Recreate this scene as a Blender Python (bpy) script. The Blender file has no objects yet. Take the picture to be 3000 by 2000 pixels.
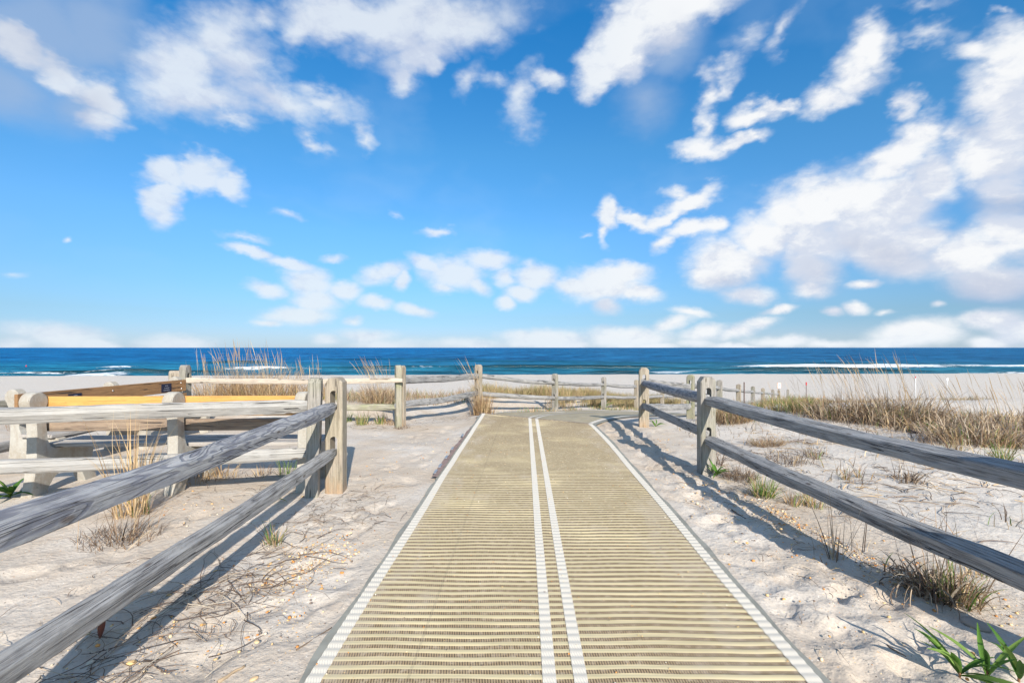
import bpy, math, random
import numpy as np
from mathutils import Vector, Matrix, Euler
SC = bpy.context.scene
COL = SC.collection
R = math.radians
rng = np.random.default_rng(7)
random.seed(7)

# ------------------------------------------------------------------ camera
CAMH = 1.4
FPX = 1340.0          # focal length in photo pixels (3000 wide)
cam_d = bpy.data.cameras.new('camera')
cam = bpy.data.objects.new('camera', cam_d); COL.objects.link(cam)
cam_d.sensor_width = 36.0
cam_d.lens = FPX / 3000 * 36
cam_d.shift_y = 18 / 3000
cam_d.clip_start = 0.05; cam_d.clip_end = 80000
cam.location = (0, 0, CAMH); cam.rotation_euler = (R(90), 0, 0)
SC.camera = cam

# ------------------------------------------------------------------ light, exposure
SUN_EL = R(29); SUN_AZ = math.atan2(.285, -.958)       # direction towards the sun, x then y
sun_dir = Vector((math.sin(SUN_AZ) * math.cos(SUN_EL), math.cos(SUN_AZ) * math.cos(SUN_EL), math.sin(SUN_EL)))
sd = bpy.data.lights.new('sun', 'SUN'); sd.energy = 4.6; sd.angle = R(.5); sd.color = (1.0, .93, .83)
so = bpy.data.objects.new('sun', sd); COL.objects.link(so)
so.rotation_euler = (-sun_dir).to_track_quat('-Z', 'Y').to_euler(); so.location = (3, -6, 8)
SC.view_settings.view_transform = 'Standard'; SC.view_settings.look = 'None'
SC.view_settings.gamma = 1; SC.view_settings.use_curve_mapping = False
SC.view_settings.exposure = 0.62
SC.cycles.max_bounces = 5; SC.cycles.diffuse_bounces = 3; SC.cycles.glossy_bounces = 2
SC.cycles.use_adaptive_sampling = True; SC.cycles.adaptive_threshold = .015; SC.cycles.adaptive_min_samples = 16
SC.cycles.transparent_max_bounces = 8; SC.cycles.sample_clamp_indirect = 6


class NT:
    """tiny node-tree writer"""
    def __init__(s, tree): s.t = tree; s.L = tree.links
    def n(s, typ, **kw):
        nd = s.t.nodes.new(typ)
        for k, v in kw.items(): setattr(nd, k, v)
        return nd
    def put(s, sock, v):
        if v is None: return
        if hasattr(v, 'is_output') or isinstance(v, bpy.types.NodeSocket): s.L.new(v, sock)
        else:
            try: sock.default_value = v
            except Exception: sock.default_value = (v[0], v[1], v[2], 1) if len(v) == 3 else v
    def m(s, op, a, b=None, c=None, clamp=False):
        nd = s.n('ShaderNodeMath', operation=op, use_clamp=clamp)
        s.put(nd.inputs[0], a); s.put(nd.inputs[1], b); s.put(nd.inputs[2], c)
        return nd.outputs[0]
    def v(s, op, a, b=None, c=None, out=0):
        nd = s.n('ShaderNodeVectorMath', operation=op)
        s.put(nd.inputs[0], a)
        if b is not None: s.put(nd.inputs[3 if op == 'SCALE' else 1], b)
        if c is not None: s.put(nd.inputs[2], c)
        return nd.outputs[out]
    def noise(s, vec, scale, detail=4, rough=.55, dist=0, out=0):
        nd = s.n('ShaderNodeTexNoise'); s.put(nd.inputs['Vector'], vec)
        nd.inputs['Scale'].default_value = scale; nd.inputs['Detail'].default_value = detail
        nd.inputs['Roughness'].default_value = rough; nd.inputs['Distortion'].default_value = dist
        return nd.outputs[out]
    def mix(s, f, a, b, typ='MIX'):
        nd = s.n('ShaderNodeMix', data_type='RGBA', blend_type=typ)
        s.put(nd.inputs[0], f); s.put(nd.inputs[6], a); s.put(nd.inputs[7], b)
        return nd.outputs[2]
    def ss(s, v, lo, hi):
        nd = s.n('ShaderNodeMapRange', interpolation_type='SMOOTHSTEP'); s.put(nd.inputs[0], v)
        nd.inputs[1].default_value = lo; nd.inputs[2].default_value = hi
        return nd.outputs[0]
    def mapping(s, vec, scale=(1, 1, 1), loc=(0, 0, 0), rot=(0, 0, 0)):
        nd = s.n('ShaderNodeMapping'); s.put(nd.inputs[0], vec)
        nd.inputs[1].default_value = loc; nd.inputs[2].default_value = rot; nd.inputs[3].default_value = scale
        return nd.outputs[0]
    def bump(s, h, strength, dist=.01, normal=None):
        nd = s.n('ShaderNodeBump'); s.put(nd.inputs['Height'], h)
        nd.inputs['Strength'].default_value = strength; nd.inputs['Distance'].default_value = dist
        s.put(nd.inputs['Normal'], normal); return nd.outputs[0]


def lin(r, g, b):
    f = lambda c: (c / 255 / 12.92) if c / 255 <= .04045 else ((c / 255 + .055) / 1.055) ** 2.4
    return (f(r), f(g), f(b), 1)

# ------------------------------------------------------------------ sky: Nishita sky with cumulus clouds, laid out by azimuth and elevation
def make_world():
    w = bpy.data.worlds.new('World'); SC.world = w; w.use_nodes = True
    nt = w.node_tree; nt.nodes.clear(); T = NT(nt)
    out = T.n('ShaderNodeOutputWorld'); bg = T.n('ShaderNodeBackground'); bg.inputs[1].default_value = .1
    T.L.new(bg.outputs[0], out.inputs[0])
    sky = T.n('ShaderNodeTexSky', sky_type='NISHITA'); sky.sun_disc = False
    sky.sun_elevation = SUN_EL; sky.sun_rotation = SUN_AZ
    sky.air_density = 1.0; sky.dust_density = .6; sky.ozone_density = 2.0; sky.altitude = 0
    d = T.v('NORMALIZE', T.n('ShaderNodeTexCoord').outputs['Generated'])
    sp = T.n('ShaderNodeSeparateXYZ'); T.L.new(d, sp.inputs[0]); x, y, z = sp.outputs
    az = T.m('ARCTAN2', x, y); el = T.m('ARCSINE', z)
    # warp: breaks the outline of every cloud; finer towards the horizon
    wd = T.v('MULTIPLY', d, (1, 1, 1.7))
    n1 = T.noise(wd, 5.0, 4, .6, out=1); n2 = T.noise(wd, 17.0, 4, .62, out=1)
    amp = T.m('MULTIPLY_ADD', T.ss(el, 0, .45), .75, .3)
    cb = T.n('ShaderNodeCombineXYZ'); T.put(cb.inputs[0], az); T.put(cb.inputs[1], el)
    uv = cb.outputs[0]
    w1 = T.v('SCALE', T.v('SUBTRACT', n1, (.5, .5, .5)), T.m('MULTIPLY', amp, .11))
    w2 = T.v('SCALE', T.v('SUBTRACT', n2, (.5, .5, .5)), T.m('MULTIPLY', amp, .045))
    wuv = T.v('MULTIPLY', T.v('ADD', T.v('ADD', uv, w1), w2), (1, 1, 0))
    soft_uv = T.v('MULTIPLY', T.v('ADD', uv, w1), (1, 1, 0))

    def blob_params(b, right):
        cx, cy, rx, ry, rot = b[:5]
        px = cx / 1.522 + (1500 if right else 0); py = cy / 1.522
        def ae(px, py):
            X = (px - 1500) / FPX; Z = (1018 - py) / FPX
            return np.array([math.atan(X), math.atan(Z / math.sqrt(1 + X * X))])
        c = ae(px, py); J = np.stack([ae(px + 1, py) - c, ae(px, py + 1) - c], 1)
        a = R(rot); Rm = np.array([[math.cos(a), -math.sin(a)], [math.sin(a), math.cos(a)]])
        M = J @ Rm @ np.diag([rx / 1.522, ry / 1.522])
        U, S, _ = np.linalg.svd(M)
        return c, S, math.atan2(U[1, 0], U[0, 0])

    def field(blobs, vec):
        acc = None
        for q, (b, right) in enumerate(blobs):
            if q and q % 10 == 0: vec = T.v('MULTIPLY_ADD', acc, (1e-7, 1e-7, 0), vec)   # orders the evaluation, nothing more
            c, S, ang = blob_params(b, right)
            k = 1.62
            mp = T.n('ShaderNodeMapping', vector_type='TEXTURE'); T.put(mp.inputs[0], vec)
            mp.inputs[1].default_value = (c[0], c[1], 0); mp.inputs[2].default_value = (0, 0, ang)
            mp.inputs[3].default_value = (S[0] * k, S[1] * k, 1)
            ln = T.v('LENGTH', mp.outputs[0], out=1)
            s = b[5] if len(b) > 5 else 1.0
            val = T.m('MULTIPLY_ADD', ln, -s, s)
            acc = val if acc is None else T.m('SMOOTH_MAX', acc, val, .12)
        return acc
    WL = [(800,330,170,180,0,.85),(1000,180,150,130,0,.7),(880,440,190,90,10,.75),(1060,300,170,120,0,.65),(1200,450,200,75,20,.7),(1450,470,150,45,20,.6),
          (1610,610,35,60,-20,.6),(1370,650,75,32,30,.6),(1180,100,60,70,0,.5),(1030,560,110,35,10,.5),
          (1500,80,220,120,0),(1750,100,280,150,0,.85),(2000,110,260,130,-10,.75),(1880,260,150,85,-20,.9),(1800,370,60,75,20,.9),(1950,310,60,45,0,.8),(1340,150,70,80,0,.8),
          (2140,390,35,75,20,.5),(2240,370,50,40,0,.4),
          (740,800,75,60,0),(880,790,130,50,0),(1010,820,85,38,25,.9),(735,900,50,90,10),(740,980,45,50,0,.7),
          (1080,1055,90,16,10,.4),(1290,950,50,18,15,.4),(1740,945,36,16,30,.4),(1945,1045,65,20,0,.7),(315,1085,16,12,0,.5),(50,1215,50,16,0,.4),
          (1110,1125,100,22,15),(1290,1180,100,26,10),(1480,1155,55,14,5,.6),(1370,1260,100,60,10),(1180,1290,90,28,10,.9),(1400,1335,95,50,0),(1540,1290,75,38,0),
          (1700,1230,95,38,-10,.9),(1790,1260,32,32,0),(1680,1340,60,25,5),(1840,1380,80,22,15,.9),(1320,1400,140,38,-3),(1190,1435,70,18,0,.8),
          (1930,1195,90,28,25,.9),(2030,1230,110,62,0),(2170,1165,100,36,5,.9),(2130,1280,60,32,30,.8),(2240,1250,50,35,0,.8),(1980,1290,45,32,0,.8),(2255,1350,36,26,0),(1580,1420,35,16,0,.5),
          (270,1500,200,55,4,.8),(60,1535,110,30,0,.7),(430,1535,90,24,10),(800,1532,150,36,0,.8),(700,1552,70,12,0),(1450,1515,55,24,0,.7),(1640,1495,110,36,0,.7),(1700,1530,140,30,0,.75),(2080,1538,160,22,0,.7),
          (350,330,120,50,35,.9),(500,440,110,55,40),(90,190,140,50,25,.8),(500,560,90,55,20,.8),(0,160,80,50,0,.6)]
    WR = [(100,1245,85,50,0),(50,1300,70,32,0,.9),(400,1260,160,62,-5),(480,1210,110,40,0),(560,1290,90,32,15),(420,1350,50,42,0,.8),(280,1270,80,40,0),
          (370,290,115,75,-40),(500,180,150,105,-45),(640,80,180,110,-30),(720,0,190,80,0),
          (60,430,50,110,15,.55),(160,350,50,50,0,.75),(60,560,60,60,0,.35),
          (1100,490,120,50,-15,.9),(1200,440,95,32,0,.8),(860,430,36,95,15,.6),(930,370,110,38,-35,.5),(850,560,36,85,0,.6),(860,670,95,50,10,.8),(1000,640,120,34,-15,.8),(1090,620,55,26,0,.7),
          (1640,220,95,90,-30,.95),(1560,320,105,85,-30,.8),(1430,400,110,70,-20,.8),(1715,460,44,42,30,.7),(1080,190,70,40,-30,.35),(1230,170,90,30,-55,.45),(1900,150,110,36,0,.42),(2180,80,26,26,0,.4),(1850,30,110,36,0,.35),
          (430,930,42,60,0),(560,965,100,30,25),(690,965,80,28,-20),(800,900,110,34,-15),(415,1030,22,50,0,.7),(760,860,50,30,0,.6),(330,1042,26,12,0,.5),
          (800,1025,90,34,-10),(890,1005,55,32,0,.9),(680,1085,50,22,-45,.8),
          (960,1180,150,90,5),(890,1230,90,60,0),(1120,1060,130,95,0),(1230,960,110,115,0),(1380,900,170,100,0),(1550,900,240,110,5),(1700,700,180,72,-30),(1800,600,105,80,-20),(1880,790,115,100,10),
          (1600,1010,240,120,0),(1350,1080,170,110,0),(1670,1120,170,85,0,.9),(1330,1200,120,90,0,.9),(1740,900,150,160,0),(1330,1290,75,40,0,.8),(1050,1320,100,32,0,.8),
          (2200,400,170,120,-10),(2230,250,120,110,0),(2080,240,90,50,0,.6),(2160,700,200,125,0),(2250,560,140,150,0),(1980,580,70,60,0,.6),(2220,820,120,60,0,.8),
          (2050,1150,190,95,-15),(2230,1050,130,110,0),(1850,1060,110,75,0),(2110,1250,170,75,0,.9),(1810,1190,120,60,0,.8),
          (1570,1268,70,17,-10,.9),(1530,1375,52,20,0,.9),(1420,1388,42,15,0,.7),(1190,1380,65,17,-10,.8),(1900,1365,30,14,0,.6),(1660,1385,36,10,0,.5),
          (800,1392,80,18,10,.8),(720,1440,95,28,-15,.7),(860,1490,100,30,-10,.8),(1000,1480,90,26,-15,.7),(1100,1440,70,22,-10,.6),
          (140,1512,150,42,0),(50,1535,55,15,0),(250,1530,85,18,0),(500,1510,170,46,0),(630,1540,90,14,0),(1200,1515,150,24,0,.75),(1420,1528,150,22,0,.75),(1800,1490,180,52,-3),(1700,1525,140,28,0),
          (2150,1440,140,42,-3),(2250,1480,110,52,0),(2130,1535,90,24,0),(1000,1538,130,13,0,.8),(820,1530,90,16,0,.7)]
    GL = [(180,120,330,200,15),(450,120,170,180,-20),(100,400,240,130,25,.75),(430,470,150,130,0,.8),(2100,60,300,80,0,.4)]
    GR = [(720,210,130,110,-30,.8),(590,450,110,110,20,.6),(1700,1130,170,80,10,.9),(1560,1080,110,60,0,.7),(2160,1290,200,75,0,1.0),(2240,900,140,60,0,.8),(1350,1230,110,80,0,.6),(950,1255,120,36,0,.6),
          (2060,560,120,60,0,.5),(2230,1530,120,26,0,.5),(2200,720,150,60,0,.3),(700,70,120,70,-30,.3)]
    white = field([(b, 0) for b in WL] + [(b, 1) for b in WR], wuv)
    grey = field([(b, 0) for b in GL] + [(b, 1) for b in GR], soft_uv)
    puff = T.noise(T.v('ADD', wd, (3.1, 0, 0)), 15.0, 3, .5)
    fp = T.v('ADD', wd, T.v('SCALE', n2, .05))
    fb = T.noise(fp, 10.0, 8, .64)
    fo = T.noise(T.v('ADD', fp, (-.012, 0, .022)), 10.0, 5, .64)
    f2 = T.noise(T.v('ADD', wd, T.v('SCALE', n1, .2)), 3.2, 3, .6)
    dens = T.m('ADD', T.m('MULTIPLY', white, 1.95), T.m('ADD', T.m('MULTIPLY', T.m('SUBTRACT', fb, .5), .95), T.m('MULTIPLY', T.m('SUBTRACT', T.m('ABSOLUTE', T.m('SUBTRACT', puff, .5)), .09), 1.5)))
    dw = T.m('POWER', T.ss(dens, -.16, 1.25), 1.05)
    dg = T.ss(T.m('ADD', grey, T.m('MULTIPLY', T.m('SUBTRACT', fb, .5), .4)), -.1, .75)
    # thin milky veil
    veil = T.m('MULTIPLY', T.ss(f2, .5, .78), T.m('MULTIPLY', T.ss(el, .02, .2), .13))
    # sky colour
    skc = T.mix(1.0, sky.outputs[0], (*SKY_TINT, 1), 'MULTIPLY')
    hz = T.m('POWER', T.m('SUBTRACT', 1, T.ss(el, -.02, .50)), 1.6)
    cr = T.n('ShaderNodeValToRGB'); T.put(cr.inputs[0], T.m('DIVIDE', el, .65)); e = cr.color_ramp.elements
    stops = [(0.0, (.66, .78, 1.0)), (.043, (.66, .74, .96)), (.10, (.68, .72, .80)), (.19, (.74, .82, .84)), (.36, (.92, 1.03, 1.0)), (.615, (.86, 1.14, 1.06)), (.97, (.34, 1.08, 1.18))]
    while len(e) < len(stops): e.new(.5)
    for q, (pp, cc) in zip(e, stops): q.position = pp; q.color = (*cc, 1)
    skc = T.mix(hz, skc, T.mix(1.0, sky.outputs[0], (*SKY_TINT_H, 1), 'MULTIPLY'))
    skc = T.mix(1.0, skc, cr.outputs[0], 'MULTIPLY')
    rel = T.m('MULTIPLY', T.m('SUBTRACT', fb, fo), 3.0)
    big = [(b, 0) for b in WL if b[2] * b[3] > 4500 and b[1] < 700] + [(b, 1) for b in WR if b[2] * b[3] > 6500]
    up = field(big, T.v('ADD', wuv, (-.018, .062, 0)))          # how much cloud stands between a point and the light
    rel = T.m('SUBTRACT', rel, T.m('MULTIPLY', T.ss(up, .12, .62), .62))
    lum = T.m('ADD', T.m('ADD', T.m('MULTIPLY', white, .55), rel), T.m('MULTIPLY', T.m('SUBTRACT', f2, .5), .8))
    whi = T.mix(T.ss(az, -.05, .5), (5.5, 5.85, 6.2, 1), (6.3, 6.35, 6.4, 1))
    wcol = T.mix(T.ss(lum, -.5, .5), (4.5, 4.85, 5.6, 1), whi)
    c = T.mix(veil, skc, (3.6, 4.8, 6.3, 1))
    c = T.mix(T.m('MULTIPLY', dg, .75), c, (2.35, 3.25, 4.75, 1))
    c = T.mix(T.m('MULTIPLY', dw, T.m('MULTIPLY_ADD', T.ss(az, -.2, .35), .13, .84)), c, wcol)
    c = T.mix(T.m('MULTIPLY', T.m('MULTIPLY', dg, T.ss(white, .75, .1)), .0), c, (2.3, 3.0, 4.4, 1))
    c = T.mix(T.m('MULTIPLY', T.m('MULTIPLY', T.ss(grey, .1, .9), T.ss(white, .0, .35)), .6), c, (3.5, 3.85, 4.75, 1))
    c = T.mix(T.m('MULTIPLY', T.m('SUBTRACT', 1, T.ss(el, -.005, .055)), .42), c, (5.0, 5.7, 6.4, 1))
    # unseen broken cloud overhead and behind the viewer, added for brighter, neutral fill light
    away = T.m('MAXIMUM', T.ss(el, .74, .95), T.ss(T.m('ABSOLUTE', az), 1.05, 1.35))
    cov = T.m('MULTIPLY', T.m('MULTIPLY', T.ss(T.m('ADD', f2, T.m('MULTIPLY', fb, .3)), .60, .74), away), .72)
    c = T.mix(cov, c, (5.0, 5.1, 5.4, 1))
    T.L.new(c, bg.inputs[0])
    w.cycles.sampling_method = 'NONE'
SKY_TINT = (.42, .80, 1.12); SKY_TINT_H = (.62, .82, 1.05)
make_world()

# ------------------------------------------------------------------ helpers: noise, meshes, tags
_tab = rng.random((256, 256))
def vnoise(x, y):
    xi = np.floor(x).astype(int); yi = np.floor(y).astype(int); fx = x - xi; fy = y - yi
    fx = fx * fx * (3 - 2 * fx); fy = fy * fy * (3 - 2 * fy)
    a = _tab[xi & 255, yi & 255]; b = _tab[(xi + 1) & 255, yi & 255]; c = _tab[xi & 255, (yi + 1) & 255]; d = _tab[(xi + 1) & 255, (yi + 1) & 255]
    return (a * (1 - fx) + b * fx) * (1 - fy) + (c * (1 - fx) + d * fx) * fy
def fbm(x, y, oct=4, gain=.5):
    s = 0; a = 1; t = 0
    for i in range(oct):
        s = s + a * (vnoise(x * 2 ** i + 17.3 * i, y * 2 ** i + 9.1 * i) - .5); t += a; a *= gain
    return s / t * 2
def sst(v, lo, hi):
    t = np.clip((v - lo) / (hi - lo), 0, 1); return t * t * (3 - 2 * t)

def tag(o, label=None, cat=None, group=None, kind=None):
    if label: o['label'] = label
    if cat: o['category'] = cat
    if group: o['group'] = group
    if kind: o['kind'] = kind
    return o
def empty(name, loc, rz=0):
    o = bpy.data.objects.new(name, None); COL.objects.link(o); o.location = loc; o.rotation_euler = (0, 0, rz)
    o.empty_display_size = .1
    return o
def mesh_obj(name, verts, faces, mat=None, parent=None, smooth=False, cols=None, mw=None):
    """verts (n,3), faces list or (m,4) array -> one mesh object"""
    me = bpy.data.meshes.new(name); verts = np.asarray(verts, dtype=np.float64)
    if isinstance(faces, np.ndarray):
        m, k = faces.shape
        me.vertices.add(len(verts)); me.vertices.foreach_set('co', verts.astype(np.float32).ravel())
        me.loops.add(m * k); me.loops.foreach_set('vertex_index', faces.astype(np.int32).ravel())
        me.polygons.add(m); me.polygons.foreach_set('loop_start', np.arange(0, m * k, k, dtype=np.int32))
        me.update(calc_edges=True)
    else:
        me.from_pydata([tuple(v) for v in verts], [], faces); me.update()
    if smooth: me.polygons.foreach_set('use_smooth', np.ones(len(me.polygons), bool))
    if cols is not None:
        for k, arr in cols.items():
            arr = np.asarray(arr, dtype=np.float32)
            if arr.ndim == 1:
                a = me.attributes.new(k, 'FLOAT', 'POINT'); a.data.foreach_set('value', arr)
            else:
                a = me.attributes.new(k, 'FLOAT_COLOR', 'POINT')
                if arr.shape[1] == 3: arr = np.concatenate([arr, np.ones((len(arr), 1), np.float32)], 1)
                a.data.foreach_set('color', arr.ravel())
    if mat: me.materials.append(mat)
    if len(verts) < 6000 and name not in ('leaf', 'lettering', 'emblem', 'pennant', 'dry_leaf', 'white_stripe', 'end_seam'):
        import bmesh
        bm = bmesh.new(); bm.from_mesh(me); bmesh.ops.recalc_face_normals(bm, faces=bm.faces); bm.to_mesh(me); bm.free()
    o = bpy.data.objects.new(name, me); COL.objects.link(o)
    if parent: o.parent = parent
    if mw is not None: o.matrix_local = mw
    return o
def grid_faces(nr, nc, close=False):
    r = np.arange(nr - 1)[:, None]; c = np.arange(nc if close else nc - 1)[None]
    c2 = (c + 1) % nc
    a = r * nc + c; b = r * nc + c2; d = (r + 1) * nc + c; e = (r + 1) * nc + c2
    return np.stack([a, b, e, d], -1).reshape(-1, 4)

# ------------------------------------------------------------------ the lie of the land
BACK = [(-6.0, 8.4), (-2.04, 8.2), (-.82, 11.2), (1.24, 13.2), (3.25, 16.2), (4.95, 18.2), (6.9, 21), (8.8, 23.6)]
SIDE = [(2.42, 1.93), (2.2, 5.18), (2.36, 8.19), (4.12, 10.55), (6.44, 14.2), (8.57, 17.3), (10.8, 20.5), (13.0, 23.7), (15.4, 27), (17.5, 30), (19.9, 33)]
def sdist(x, y, poly):
    """signed distance to a polyline, + on its left (walking along it)"""
    best = np.full(np.shape(x), 1e9); sg = np.ones(np.shape(x))
    for i in range(len(poly) - 1):
        ax, ay = poly[i]; bx, by = poly[i + 1]; dx, dy = bx - ax, by - ay; L = math.hypot(dx, dy)
        t = ((x - ax) * dx + (y - ay) * dy) / L ** 2; tc = np.clip(t, 0, 1)
        lo = -50 if i == 0 else 0; hi = 50 if i == len(poly) - 2 else 1
        te = np.clip(t, lo, hi)
        d = np.hypot(x - ax - te * dx, y - ay - te * dy)
        s = np.sign(dx * (y - ay) - dy * (x - ax))
        m = d < best; best = np.where(m, d, best); sg = np.where(m, s, sg)
    return best * sg
MATL = lambda y: .16 + .0275 * y            # centre line of the near mat
P2C = [(.5, 8.9), (1.6, 10.3), (2.9, 11.4), (4.6, 12.7), (6.5, 16.0), (9.0, 19.5)]
def ground(x, y, detail=True):
    x = np.asarray(x, float); y = np.asarray(y, float)
    g = -.105 * np.maximum(0, np.sqrt((y - 9) ** 2 + .5) * .5 + (y - 9) * .5)
    g = g - .05 * np.clip(x - 2.4, 0, 4) * sst(y, 8.8, 11)
    sb = sdist(x, y, BACK); sr = -sdist(x, y, SIDE)
    ridge = .40 * sst(sb, .15, 1.7) * (1 - sst(sb, 3.5, 9)) * sst(x, -9, -4)
    ridge = ridge * (1 - .3 * sst(x, 2, 6))
    g = g + ridge
    # dune plateau to the right of the path fence
    gr = .02 - .13 * np.maximum(0, y - 11.3) + .18 * fbm(x * .35, y * .35, 2)
    wr = sst(sr, .15, 1.6) * sst(y, 3, 7)
    g = g * (1 - wr) + np.maximum(gr, g) * wr
    g = g - .08 * sst(-x, 4.9, 5.6) * (1 - sst(y, 9, 11))
    g = np.maximum(g, -2.5) + 0
    # beach, berm and the slope under the sea
    berm = 66.5 + .047 * x
    g = np.where(y > 30, np.minimum(g, -2.45 - .002 * (y - 30)), g)
    g = g - .09 * np.maximum(0, y - berm)
    if detail:
        d1 = np.abs(x - MATL(y)); w = sst(d1, 1.07, 1.5)
        w = np.where(y > 8.4, np.where(y > 9.6, 1, w), w)
        p2 = np.abs(sdist(x, y, P2C)); w2 = sst(p2, 1.3, 1.9)
        w = np.where((y > 8.2) & (y < 24), np.minimum(np.where(y < 10, w, 1), w2), w)
        amp = .035 + .10 * sst(sb, .3, 2) + .05 * sst(sr, .3, 2)
        amp = amp * (1 - .7 * sst(y, 28, 36))
        big = fbm(x * .8, y * .8, 3) * amp + .011 * fbm(x * 3.1, y * 3.1, 3)
        g = g + w * big
        g = g + w * .03 * (1 - sst(d1, 1.2, 1.9)) * (y < 8.6) * (fbm(x * 2.2, y * 2.2, 2) * .7)
    return g
def at(px, py, detail=False):
    """where the ray through a point of the photograph meets the ground"""
    t = np.exp(np.linspace(math.log(1.0), math.log(90), 4000))
    X = (px - 1500) / FPX * t; Z = CAMH - (py - 1018) / FPX * t
    below = Z <= ground(X, t, detail)
    i = int(np.argmax(below)) if below.any() else len(t) - 1
    return X[i], t[i]
def G1(x, y): return float(ground(np.array([x]), np.array([y]))[0])

# ------------------------------------------------------------------ materials
def new_mat(name):
    m = bpy.data.materials.new(name); m.use_nodes = True; nt = m.node_tree; nt.nodes.clear()
    T = NT(nt); out = T.n('ShaderNodeOutputMaterial'); b = T.n('ShaderNodeBsdfPrincipled')
    T.L.new(b.outputs[0], out.inputs[0]); b.inputs['Roughness'].default_value = .8
    b.inputs['Specular IOR Level'].default_value = .3
    return m, T, b
def sand_mat():
    m, T, b = new_mat('sand')
    p = T.n('ShaderNodeNewGeometry').outputs['Position']
    n1 = T.noise(p, .9, 4, .6); n2 = T.noise(p, 7, 5, .65); n3 = T.noise(p, 60, 4, .7); n4 = T.noise(p, 260, 2, .6)
    spx = T.n('ShaderNodeSeparateXYZ'); T.L.new(p, spx.inputs[0])
    farw = T.m('MAXIMUM', T.ss(spx.outputs[1], 22, 40), T.ss(spx.outputs[0], 2.2, 3.4))      # clean pale beach sand, untrodden
    c = T.mix(T.m('MAXIMUM', T.ss(n1, .35, .68), farw), (.495, .412, .325, 1), (.575, .52, .455, 1))
    c = T.mix(T.m('MULTIPLY', T.ss(n2, .48, .75), .45), c, (.45, .355, .27, 1))
    c = T.mix(T.m('MULTIPLY', T.ss(n3, .52, .72), .65), c, (.31, .26, .215, 1))
    vor = T.n('ShaderNodeTexVoronoi'); T.put(vor.inputs['Vector'], p); vor.inputs['Scale'].default_value = 75
    sp = T.n('ShaderNodeSeparateXYZ'); T.L.new(vor.outputs['Color'], sp.inputs[0])
    fl = T.m('MULTIPLY', T.m('LESS_THAN', vor.outputs['Distance'], .33), T.m('GREATER_THAN', sp.outputs[0], .93))
    fl = T.m('MULTIPLY', fl, T.ss(n2, .42, .55))
    c = T.mix(fl, c, T.mix(sp.outputs[1], (.62, .33, .12, 1), (.82, .78, .70, 1)))
    fd = T.m('MULTIPLY', T.m('LESS_THAN', vor.outputs['Distance'], .25), T.m('LESS_THAN', sp.outputs[0], .035))
    c = T.mix(fd, c, (.12, .09, .07, 1))
    T.L.new(c, b.inputs['Base Color']); b.inputs['Roughness'].default_value = .95; b.inputs['Specular IOR Level'].default_value = .1
    h = T.m('ADD', T.m('MULTIPLY', T.noise(p, 6, 5, .5), .7), T.m('MULTIPLY', n3, .16))
    h = T.m('ADD', h, T.m('MULTIPLY', T.ss(T.noise(p, 24, 4, .55), .35, .75), .22))
    T.L.new(T.bump(h, .45, .035), b.inputs['Normal'])
    return m
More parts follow.
